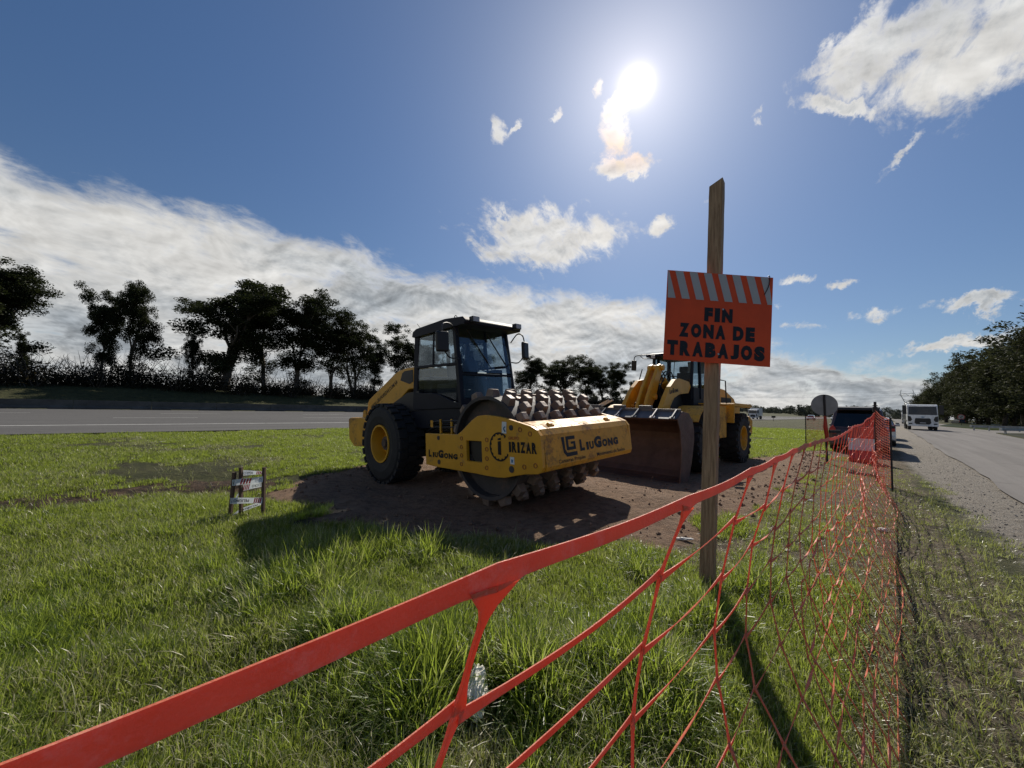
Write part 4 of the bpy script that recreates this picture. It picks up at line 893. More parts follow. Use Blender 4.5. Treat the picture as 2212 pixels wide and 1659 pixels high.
    mb = MB(); mb.prism([(-3.9,1.30),(-3.3,1.62),(-2.75,1.80),(-2.3,1.82),(-2.3,1.45),(-2.9,1.40)], -.66, -.60); mb.prism([(-3.9,1.30),(-3.3,1.62),(-2.75,1.80),(-2.3,1.82),(-2.3,1.45),(-2.9,1.40)], .60, .66); mb.build('side_skirt', 'black', T)
    mb = MB(); mb.bx(-1.70, -1.62, -.815, -.81, 1.13, 1.25); mb.each('warning_plate', 'yellow_d', T)
    # --- bonnet
    hood = [(-4.66,1.33),(-4.60,1.66),(-4.52,1.74),(-3.30,2.24),(-3.12,2.29),(-2.85,2.315),(-2.52,2.315),(-2.52,1.88),(-2.74,1.88),(-3.32,1.58),(-4.45,1.33)]
    mb = MB(); mb.prism(hood, -.62, .62); hd = mb.build('bonnet', 'yellow', T, bevel=.035, seg=3)
    mb = MB(); mb.prism([(-3.06,2.08),(-2.98,2.22),(-2.88,2.26),(-2.56,2.26),(-2.56,2.02),(-2.70,1.98)], -.627, -.621); [mb.bx(-4.655-.005, -4.64, -.42, .42, 1.40+k*.05, 1.425+k*.05) for k in range(5)]; mb.each('vent', 'black', hd)
    mb = MB(); a = Vector((-4.42, -.6225, 1.50)); b = Vector((-3.18, -.6225, 2.03)); u = (b-a); put_text(mb, 'WWW.GRUPOIRIZAR.COM.AR', a, u, Vector((-u.z, 0, u.x)), u.length, .085, .012); mb.build('lettering', 'blacktext', hd, fix=False)
    mb = MB(); mb.tube([(-2.62, .3, 2.3), (-2.62, .3, 2.75)], .045, 12); mb.build('exhaust', 'black', T)
    wt = [(-5.0,1.30),(-4.98,.84),(-4.72,.67),(-4.25,.68),(-4.05,.95),(-4.0,1.30),(-4.3,1.33),(-4.9,1.33)]
    mb = MB(); mb.prism(wt, -.92, .92); ct = mb.build('counterweight', 'yellow_d', T, bevel=.02)
    mb = MB(); mb.prism([(-4.50,1.33),(-4.46,1.46),(-4.40,1.50),(-4.34,1.46),(-4.28,1.33)], -.80, -.76); mb.build('lug', 'yellow_d', ct)
    for s in (-1, 1): wheel(T, -3.15, s*.79, .80, .79, .58, s)
    # --- cab
    cab = MB(); pr = .045
    def post(a, b, w_=.09, d=.09):
        a = Vector(a); b = Vector(b); L = (b-a).length; R3 = (b-a).to_track_quat('Z', 'X').to_matrix(); cab.box((a+b)/2, (w_, d, L), R3)
    for s in (-1, 1):
        post((-2.24, s*.76, 1.48), (-2.14, s*.74, 2.90), .12, .07); post((-.84, s*.76, 1.48), (-1.0, s*.72, 2.90), .11, .08)
        cab.prism([(-2.26,1.44),(-.80,1.44),(-.80,1.53),(-1.0,1.55),(-1.5,1.72),(-2.26,1.78)], s*.745, s*.80)
        post((-2.2, s*.775, 2.26), (-.92, s*.765, 2.20), .05, .035); post((-1.62, s*.77, 2.25), (-1.60, s*.74, 2.88), .035, .045)
    cab.bx(-.86, -.80, -.76, .76, 1.46, 1.60); cab.bx(-2.28, -2.22, -.76, .76, 1.46, 2.0)
    post((-2.15, -.74, 2.86), (-2.15, .74, 2.86)); post((-.87, -.74, 2.02), (-.87, .74, 2.02), .04, .04); post((-.92, .10, 1.55), (-.99, .10, 2.86), .035, .04)
    cb = cab.build('cab', 'cabblue', T, bevel=.01)
    mb = MB(); mb.prism([(-2.26,2.86),(-2.22,2.96),(-2.10,3.0),(-1.2,3.02),(-.70,2.97),(-.62,2.90),(-.64,2.84),(-.98,2.84),(-2.2,2.84)], -.82, .82); rf = mb.build('roof', 'cabblue', cb, bevel=.02); cb.scale = (1.04, .84, 1.02); cb.location = (-.126, 0, -.02)
    def pane(pts, nm='window', th=.008):
        mb = MB(); P = [Vector(p) for p in pts]; n = (P[1]-P[0]).cross(P[2]-P[0]).normalized()*th; k = len(P)
        mb.add(P+[p+n for p in P], [tuple(range(k)), tuple(range(2*k-1, k-1, -1))]+[(i, (i+1) % k, (i+1) % k+k, i+k) for i in range(k)]); return mb.build(nm, 'glass', cb)
    for s in (-1, 1):
        y = s*.765
        pane([(-2.16, y, 2.28), (-1.65, y, 2.26), (-1.63, s*.745, 2.84), (-2.11, s*.745, 2.84)]); pane([(-1.59, y, 2.26), (-.95, y, 2.21), (-1.03, s*.745, 2.84), (-1.57, s*.745, 2.84)]); pane([(-2.18, y, 1.8), (-1.5, y, 1.74), (-1.0, y, 1.58), (-.93, y, 2.17), (-2.16, y, 2.22)], 'door_glass')
    pane([(-.85, -.70, 2.06), (-.85, .70, 2.06), (-.97, .69, 2.86), (-.97, -.69, 2.86)], 'windscreen'); pane([(-.83, -.70, 1.61), (-.83, .70, 1.61), (-.85, .70, 1.99), (-.85, -.70, 1.99)], 'windscreen'); pane([(-2.24, -.70, 2.0), (-2.24, .70, 2.0), (-2.17, .69, 2.82), (-2.17, -.69, 2.82)], 'rear_window')
    for y in (-.58, -.05):   # wipers
        mb = MB(); mb.tube([(-.93, y+.12, 2.80), (-.89, y+.42, 2.45), (-.87, y+.62, 2.24)], .012, 6); mb.tube([(-.93, y+.20, 2.72), (-.865, y+.72, 2.12)], .010, 6); mb.build('wiper', 'black', cb)
    for x, y in ((-.58, -.62), (-.58, .62)):
        mb = MB(); mb.bx(x-.05, x+.05, y-.09, y+.09, 2.86, 2.96); q = mb.build('work_light', 'black', cb, bevel=.01); mb = MB(); mb.bx(x+.051, x+.056, y-.08, y+.08, 2.87, 2.95); mb.build('lens', 'signwhite', q)
    mb = MB(); mb.lathe([(.03, -.006), (.042, -.006), (.042, .006), (.03, .006)], (-1.15, -.55, 3.065), 'y', 16); mb.tube([(-1.15, -.55, 3.0), (-1.15, -.55, 3.03)], .01, 6); mb.tube([(-2.05, -.7, 2.98), (-2.18, -.72, 3.12)], .006, 5); mb.each('antenna', 'black', cb)
    for s in (-1, .86):   # mirrors on bent tubes
        FY = (lambda v: -v) if s < 0 else (lambda v: .76+(v-.78)*.06)
        mb = MB(); mb.tube(curve_pts([(-.86, FY(.78), 2.66), (-.70, FY(1.10), 2.80), (-.58, FY(1.40), 2.76), (-.54, FY(1.46), 2.62)], 5), .013, 8); mb.tube(curve_pts([(-.86, FY(.78), 2.28), (-.70, FY(1.15), 2.26), (-.56, FY(1.42), 2.36)], 5), .011, 8); br = mb.build('mirror_arm', 'black', cb, smooth=True)
        mb = MB(); mb.box((-.53, FY(1.47), 2.47), (.07, .24, .32), (0, 0, s*.25)); mb.build('mirror', 'black', br, bevel=.03, seg=3)
    mb = MB(); mb.box((-1.75, 0, 2.0), (.12, .46, .62), (0, -.12, 0)); mb.box((-1.72, 0, 2.42), (.10, .26, .20), (0, -.1, 0)); mb.box((-1.5, 0, 1.72), (.50, .48, .13)); mb.bx(-1.7, -1.4, -.2, .2, 1.5, 1.66); [mb.box((-1.5, s*.29, 1.93), (.36, .07, .05)) for s in (-1, 1)]; mb.build('seat', 'seat', cb, bevel=.04, seg=3)
    mb = MB(); mb.bx(-1.10, -.98, -.16, .16, 1.5, 1.98); mb.box((-1.1, 0, 2.05), (.20, .30, .12), (0, .4, 0)); mb.cyl((-1.12, 0, 2.0), (-1.22, 0, 2.16), .03); mb.box((-1.6, .52, 1.84), (1.2, .22, .62)); mb.box((-2.1, -.1, 1.8), (.25, .9, .55)); mb.box((-1.45, -.50, 1.72), (.6, .16, .36)); mb.each('console', 'black', cb, bevel=.02)
    mb = MB(); c_ = Vector((-1.24, 0, 2.19)); ax = Vector((-.53, 0, .85)).normalized(); a = Vector((0, 1, 0)); b = ax.cross(a)
    mb.tube([c_+(a*cos(2*pi*i/24)+b*sin(2*pi*i/24))*.19 for i in range(25)], .016, 8); [mb.tube([c_, c_+(a*cos(q)+b*sin(q))*.19], .012, 6) for q in (.5, 2.6, 4.7)]; mb.build('steering_wheel', 'black', cb, smooth=True)
    mb = MB(); mb.lathe([(0.001, -.12), (.09, -.11), (.16, -.05), (.19, .02), (.15, .09), (.06, .12), (.001, .125)], (-1.06, -.30, 2.16), 'x', 24, False); mb.build('hanging_hard_hat', 'cabblue', cb, smooth=True) if 0 else mb.build('fan', 'black', cb, smooth=True)
    return T
ROLLER = roller()

def loader():
    T = thing('wheel_loader', 'yellow wheel loader with its wide steel bucket lowered, parked behind the road roller', 'wheel loader', basis=pose(LM))
    for X in (0, -3.4):
        for s in (-1, 1): wheel(T, X, s*1.12, .80, .80, .60, s, .38, 'lug')
    mb = MB()
    for X in (0, -3.4): mb.cyl((X, -.9, .8), (X, .9, .8), .20, n=16); mb.box((X, 0, .8), (.6, .6, .5))
    mb.build('axle', 'darkiron', T, bevel=.03)
    # front frame and arm mast
    mb = MB(); mb.prism([(-1.4,.7),(-1.4,1.5),(-.9,1.9),(-.5,2.35),(-.1,2.45),(.15,2.3),(.5,1.5),(.75,.75),(.2,.55)], -.38, -.30); mb.prism([(-1.4,.7),(-1.4,1.5),(-.9,1.9),(-.5,2.35),(-.1,2.45),(.15,2.3),(.5,1.5),(.75,.75),(.2,.55)], .30, .38); mb.bx(-1.2, .5, -.3, .3, .75, 1.2); mb.build('front_frame', 'black', T)
    arm = [(-.95,2.36),(-.80,2.50),(-.1,2.55),(.22,2.50),(.55,2.28),(.82,2.02),(1.10,1.68),(1.30,1.1),(1.36,.6),(1.40,.32),(1.28,.20),(1.14,.30),(1.02,.75),(.76,1.30),(.55,1.75),(.30,1.98),(-.1,2.1),(-.75,2.16)]
    for s in (-1, 1):
        mb = MB(); mb.prism(arm, s*.60, s*.48); A_ = mb.build('lift_arm', 'yellow', T, bevel=.03, seg=3)
        if s > 0:
            mb = MB(); a = Vector((.62, .6035, 2.075)); u = Vector((-.80, 0, .12)); v = Vector((.12, 0, .80)).normalized()
            f = lambda tx, o, w_, h: put_word(mb, tx, a+u.normalized()*o, u, v, w_, h, .14, .07)
            f('L', 0, .06, .13); f('IU', .075, .115, .09); f('G', .21, .10, .14); f('ONG', .33, .27, .095); mb.build('lettering', 'blacktext', A_, fix=False)
    mb = MB(); mb.cyl((1.0, -.6, 1.35), (1.0, .6, 1.35), .12, n=16); mb.bx(.62, 1.0, -.5, .5, 1.25, 1.62); mb.build('cross_tube', 'yellow', T, bevel=.02)
    # Z-bar: rocker lever, tilt cylinder, link
    mb = MB(); mb.prism([(.02,2.86),(.14,2.98),(.30,2.92),(.52,2.60),(.80,2.25),(1.05,1.85),(1.20,1.45),(1.08,1.35),(.92,1.45),(.70,1.75),(.48,1.95),(.30,2.35)], -.16, -.07); mb.prism([(.02,2.86),(.14,2.98),(.30,2.92),(.52,2.60),(.80,2.25),(1.05,1.85),(1.20,1.45),(1.08,1.35),(.92,1.45),(.70,1.75),(.48,1.95),(.30,2.35)], .07, .16)
    for p in ((.14, 2.86), (.62, 2.0), (1.12, 1.42)): mb.cyl((p[0], -.24, p[1]), (p[0], .24, p[1]), .085, n=16)
    mb.build('rocker_lever', 'yellow', T, bevel=.02)
    mb = MB(); mb.cyl((-1.0, 0, 2.10), (-.35, 0, 2.52), .12, n=18); mb.build('tilt_cylinder', 'yellow', T, smooth='auto'); mb = MB(); mb.cyl((-.35, 0, 2.52), (.14, 0, 2.86), .05, n=14); mb.build('piston_rod', 'chrome', T, smooth=True)
    mb = MB(); mb.tube([(1.12, 0, 1.42), (1.24, 0, 1.1), (1.34, 0, .95)], .07, 12); mb.build('bucket_link', 'yellow', T)
    for s in (-1, 1): mb = MB(); mb.cyl((-.6, s*.42, 1.1), (.35, s*.42, 1.55), .085, n=14); mb.cyl((.35, s*.42, 1.55), (.75, s*.42, 1.75), .04, n=12); mb.build('lift_cylinder', 'yellow', T, smooth='auto')
    for k in range(5): mb = MB(); y = -.2+.1*k; mb.tube(curve_pts([(-.9, y, 1.9), (-.4, y*1.2, 2.75), (.0, y, 2.6), (.3, y*.8, 2.2)], 5), .018, 6); mb.build('hose', 'black', T, smooth=True)
    # bucket: curved shell on its floor with spill guard and rib tabs
    mb = MB(); out = [(2.36,1.42),(2.08,1.60),(1.70,1.56),(1.45,1.38),(1.36,1.15),(1.36,.95),(1.42,.70),(1.52,.40),(1.63,.17),(1.74,.03),(1.92,-.02),(2.20,-.02)]
    inn = [(2.34,1.395),(2.10,1.40),(1.76,1.36),(1.53,1.24),(1.43,1.08),(1.42,.93),(1.48,.70),(1.58,.42),(1.68,.20),(1.78,.07),(1.93,.02),(2.20,.005)]
    mb.prism(out+inn[::-1], -1.47, 1.47); bk = mb.build('bucket', 'bucket', T, bevel=.006)
    mb = MB(); side = [(2.37,1.43),(2.08,1.61),(1.70,1.57),(1.45,1.39),(1.355,1.15),(1.355,.95),(1.41,.70),(1.51,.40),(1.62,.17),(1.73,.02),(1.92,-.03),(2.22,-.03),(2.16,.30),(2.12,.74),(2.20,1.15)]
    for s in (-1, 1): mb.prism(side, s*1.50, s*1.475)
    mb.each('side_plate', 'bucket', bk, bevel=.006)
    mb = MB(); mb.add([(2.365, -1.46, 1.432), (2.365, 1.46, 1.432), (2.085, 1.46, 1.612), (2.085, -1.46, 1.612), (2.355, -1.46, 1.425), (2.355, 1.46, 1.425), (2.075, 1.46, 1.603), (2.075, -1.46, 1.603)], [(0,1,2,3),(4,7,6,5),(0,4,5,1),(1,5,6,2),(2,6,7,3),(3,7,4,0)])
    mb.bx(2.05, 2.11, -1.46, 1.46, 1.60, 1.66); mb.build('spill_guard', 'bucketgrey', bk, bevel=.004)
    for k in range(7):
        y = -1.38+k*.46; mb = MB(); mb.box((2.25, y, 1.55), (.34, .035, .05), (0, .57, 0)); mb.box((2.38, y, 1.455), (.08, .12, .035), (0, .57, 0)); mb.build('tooth', 'polished' if k % 2 else 'bucketgrey', bk, bevel=.004)
    for y in (-.85, -.1, .6): mb = MB(); mb.bx(2.0, 2.1, y-.16, y+.16, 1.66, 1.73); mb.build('hook_plate', 'bucketgrey', bk, bevel=.01)
    for y in (-.42, -.30): mb = MB(); mb.box((1.9, y-.25, 1.78), (.05, .38, .04), (.45, 0, 0)); mb.build('worn_lip', 'polished', bk)
    mb = MB(); mb.box((2.2, 0, -.01), (.22, 2.9, .03)); mb.build('cutting_edge', 'bucket', bk)
    # rear body
    mb = MB(); mb.prism([(-5.3,1.0),(-5.3,1.95),(-1.3,1.95),(-1.3,1.0),(-2.6,.7),(-4.6,.7)], -.55, .55); mb.build('rear_frame', 'black', T, bevel=.02)
    mb = MB(); mb.prism([(-5.6,1.35),(-5.62,1.95),(-5.35,2.15),(-4.2,2.44),(-2.45,2.52),(-2.45,1.62),(-4.4,1.5)], -.62, .62); h = mb.build('bonnet', 'yellow', T, bevel=.05, seg=3)
    mb = MB(); [mb.bx(-4.9+k*.1, -4.84+k*.1, .622, .632, 1.75, 2.15) for k in range(12)]; mb.build('vent', 'black', h)
    mb = MB(); mb.prism([(-5.62,.85),(-5.7,1.35),(-5.3,1.5),(-4.35,1.45),(-4.3,1.2),(-4.9,.8)], -1.15, 1.15); mb.build('counterweight', 'yellow_d', T, bevel=.04)
    for s in (-1, 1):
        mb = MB(); y0, y1 = s*.72, s*1.42; mb.prism([(-2.3,1.86),(-2.35,1.92),(-4.35,1.92),(-4.42,1.84),(-4.3,1.80),(-2.4,1.82)], y0, y1); mb.prism([(-2.25,1.3),(-2.31,1.9),(-2.37,1.9),(-2.31,1.3)], y0, y1); mb.prism([(-2.9,1.60),(-2.9,1.79),(-2.32,1.79),(-2.32,1.60)], y0, y1); mb.build('rear_fender', 'yellow_d', T, bevel=.015)
        mb = MB(); ar = [(.9*cos(a)*1.08, .8+.98*sin(a)) for a in [RD(35+13*i) for i in range(8)]]; ar2 = [(.9*cos(a)*1.04, .8+.95*sin(a)) for a in [RD(35+13*i) for i in range(8)]]; mb.prism(ar+ar2[::-1], s*.72, s*1.40); mb.build('front_fender', 'yellow_d', T)
        mb = MB(); mb.bx(-2.2, -1.1, s*.75, s*1.30, 1.84, 1.88); mb.bx(-2.1, -1.2, s*.80, s*1.25, .85, 1.82); mb.build('platform', 'yellow_d' if s > 0 else 'black', T, bevel=.02)
        mb = MB(); mb.tube(curve_pts([(-1.2, s*1.22, 1.9), (-1.15, s*1.2, 2.4), (-1.25, s*1.1, 3.0)], 5), .018, 6); mb.tube([(-2.1, s*1.25, 1.9), (-2.1, s*1.22, 2.6), (-1.7, s*1.2, 2.6)], .018, 6); mb.build('handrail', 'black', T)
    # cab
    mb = MB()
    def post(a, b, w_=.09):
        a = Vector(a); b = Vector(b); R3 = (b-a).to_track_quat('Z', 'X').to_matrix(); mb.box((a+b)/2, (w_, w_, (b-a).length), R3)
    for s in (-1, 1):
        post((-.92, s*.60, 2.0), (-1.08, s*.60, 3.35), .08); post((-2.35, s*.66, 2.0), (-2.30, s*.62, 3.35), .11); post((-1.5, s*.68, 2.0), (-1.5, s*.65, 3.35), .08); mb.bx(-2.35, -.95, s*.62, s*.68, 1.8, 2.35 if s else 0)
    mb.bx(-1.02, -.92, -.62, .62, 1.75, 2.42); mb.bx(-2.4, -.95, -.66, .66, 1.7, 1.8); cb = mb.build('cab', 'cabblue', T, bevel=.01)
    mb = MB(); mb.prism([(-2.5,3.33),(-2.45,3.48),(-1.2,3.50),(-.80,3.42),(-.78,3.33)], -.76, .76); mb.build('roof', 'cabblue', cb, bevel=.03, seg=3)
    def pane(pts, nm):
        m2 = MB(); P = [Vector(p) for p in pts]; n = (P[1]-P[0]).cross(P[2]-P[0]).normalized()*.008; k = len(P)
        m2.add(P+[p+n for p in P], [tuple(range(k)), tuple(range(2*k-1, k-1, -1))]+[(i, (i+1) % k, (i+1) % k+k, i+k) for i in range(k)]); m2.build(nm, 'glass', cb)
    pane([(-.97, -.58, 2.42), (-.97, .58, 2.42), (-1.08, .58, 3.33), (-1.08, -.58, 3.33)], 'windscreen'); pane([(-2.35, -.6, 2.3), (-2.35, .6, 2.3), (-2.3, .6, 3.33), (-2.3, -.6, 3.33)], 'rear_window')
    for s in (-1, 1): pane([(-2.3, s*.66, 2.36), (-1.54, s*.67, 2.36), (-1.54, s*.65, 3.32), (-2.27, s*.64, 3.32)], 'window'); pane([(-1.46, s*.67, 2.36), (-.98, s*.63, 2.36), (-1.1, s*.62, 3.32), (-1.46, s*.65, 3.32)], 'door_glass')
    mb = MB(); mb.box((-2.0, 0, 2.55), (.14, .46, .70), (0, -.1, 0)); mb.box((-1.98, 0, 3.0), (.1, .28, .2)); mb.box((-1.75, 0, 2.28), (.5, .5, .14)); mb.build('seat', 'seat', cb, bevel=.04, seg=3)
    mb = MB(); c_ = Vector((-1.35, -.02, 2.62)); ax = Vector((-.45, 0, .9)).normalized(); a = Vector((0, 1, 0)); b = ax.cross(a); mb.tube([c_+(a*cos(2*pi*i/20)+b*sin(2*pi*i/20))*.21 for i in range(21)], .016, 6); [mb.tube([c_, c_+(a*cos(q)+b*sin(q))*.2], .014, 6) for q in (.5, 2.6, 4.7)]; mb.tube([c_, (-1.15, 0, 2.2)], .04, 8); mb.build('steering_wheel', 'black', cb)
    mb = MB(); mb.add([(-2.27, .02, 3.28), (-2.27, .56, 3.28), (-2.27, .54, 2.86), (-2.25, .05, 2.90), (-2.265, .02, 3.28), (-2.265, .56, 3.28), (-2.265, .54, 2.86), (-2.245, .05, 2.90)], [(0, 1, 2, 3), (7, 6, 5, 4)]); mb.build('curtain', 'plastic', cb)
    mb = MB(); mb.tube([(-1.0, .1, 3.3), (-.99, .05, 2.55)], .01, 5); mb.tube([(-.99, -.35, 2.46), (-1.02, -.1, 2.95)], .01, 5); mb.build('wiper', 'black', cb)
    for s in (-1, 1):
        m2 = MB(); m2.tube(curve_pts([(-.9, s*.55, 3.40), (-.8, s*.85, 3.42), (-.75, s*1.10, 3.38), (-.74, s*1.14, 3.20)], 4), .015, 6); m2.tube([(-.85, s*.6, 3.28), (-.78, s*.85, 3.30), (-.76, s*.95, 3.41)], .012, 6); br = m2.build('mirror_arm', 'black', cb); m2 = MB(); m2.box((-.72, s*1.13, 3.08), (.06, .17, .34), (s*.12, .15, 0)); m2.build('mirror', 'black', br, bevel=.025)
        m2 = MB(); m2.bx(-.86, -.76, s*.50-.08, s*.50+.08, 3.26, 3.38); q = m2.build('work_light', 'black', cb, bevel=.01); m2 = MB(); m2.bx(-.757, -.752, s*.50-.06, s*.50+.06, 3.28, 3.36); m2.build('lens', 'signwhite', q)
loader()
# ================================================================== sign on its post
def sign():
    base = G(1528, 1268); lean = RD(1.6)
    T = thing('signpost', 'tall rough timber post carrying the orange end-of-works sign', 'post', (base[0], base[1], 0), 0)
    top = WY(1549, 393, base[1]); H_ = top[2]; dxx = top[0]-base[0]
    yaw = RD(-38); mb = MB(); w2 = .056; r = random.Random(3); n = 26
    vs = []
    for i in range(n+1):
        z = -.35+(H_+.35)*i/n; f = max(0, z)/H_
        for k, (a, b) in enumerate(((-1, -1), (1, -1), (1, 1), (-1, 1))):
            j = .0016; zz = z
            if i == n: zz = z-(.0 if (a > 0) else .05)
            vs.append((dxx*f+(a*w2+r.uniform(-j, j))*cos(yaw)-(b*w2+r.uniform(-j, j))*sin(yaw), (a*w2)*sin(yaw)+(b*w2)*cos(yaw), zz))
    mb.add(vs, [(i*4+k, i*4+(k+1) % 4, i*4+4+(k+1) % 4, i*4+4+k) for i in range(n) for k in range(4)]+[(n*4, n*4+1, n*4+2, n*4+3), (3, 2, 1, 0)])
    mb.build('post', 'wood', T, bevel=.004)
    # board, fixed to the near side of the post
    yb = base[1]-.085; P = [WY(*p, yb) for p in ((1443, 583), (1672, 600), (1662, 793), (1432, 776))]
    tl, tr, br, bl = [Vector(p) for p in P]
    ux = ((tr-tl)+(br-bl)).normalized(); uy = ((tl-bl)+(tr-br)); uy = (uy-ux*uy.dot(ux)).normalized(); nz = ux.cross(uy)
    w_ = ((tr-tl).length+(br-bl).length)/2; h = ((tl-bl).length+(tr-br).length)/2; c = (tl+tr+br+bl)/4; o = c-ux*w_/2-uy*h/2
    S = thing('work_zone_sign', 'orange board with white slanting stripes reading FIN ZONA DE TRABAJOS', 'sign', (o.x, o.y, o.z))
    Rm = Matrix((ux, uy, nz)).transposed()
    def L3(a, b, d): return ux*a+uy*b+nz*d
    def slab(mb, poly, d0, d1):
        k = len(poly); mb.add([L3(a, b, d0) for a, b in poly]+[L3(a, b, d1) for a, b in poly], [tuple(range(k-1, -1, -1)), tuple(range(k, 2*k))]+[(i, (i+1) % k, (i+1) % k+k, i+k) for i in range(k)])
    # a faint bow in the sheet
    mb = MB(); slab(mb, [(0, 0), (w_, 0), (w_, h), (0, h)], -.004, 0); mb.build('board', 'signorange', S, bevel=.001)
    mb = MB(); sh = -.062*w_/.23; y0 = h*.69; y1 = h-.004; pitch = w_*.1345; ww = pitch*.555
    for i in range(-1, 9):
        xb = w_*.012+pitch*i+w_*.0; P4 = [(xb+ (ww if i == -1 else 0)*0, y0), (xb+ww, y0), (xb+ww-w_*.075, y1), (xb-w_*.075, y1)]
        # clip to the board
        Q = [(min(max(a, .003), w_-.003), b) for a, b in P4]
        if Q[1][0]-Q[0][0] < .004 and Q[2][0]-Q[3][0] < .004: continue
        slab(mb, Q, .0012, .0022)
    mb.build('stripe', 'signwhite', S)
    mb = MB()
    def word(tx, x0, x1, zb, zh): put_word(mb, tx, L3(x0*w_, zb*h, .0012), ux, uy, (x1-x0)*w_, zh*h, .19, .082, .001)
    word('FIN', .365, .63, .455, .155); word('ZONA', .135, .57, .265, .155); word('DE', .64, .845, .262, .16); word('TRABAJOS', .03, .945, .055, .165)
    mb.build('lettering', 'blacktext', S, fix=False)
    mb = MB(); [mb.cyl(L3(a*w_, b*h, .001), L3(a*w_, b*h, .008), .008, n=10) for a, b in ((.535, .60), (.51, .10))]; mb.build('bolt', 'galv', S)
    mb = MB(); mb.tube(curve_pts([L3(w_*.955, h+.006, -.006), L3(w_*.962, h+.004, .006), L3(w_*.955, h*.90, .007), L3(w_*.92, h*.80, .004)], 5), .004, 6); mb.build('wire_tie', 'black', S)
sign()

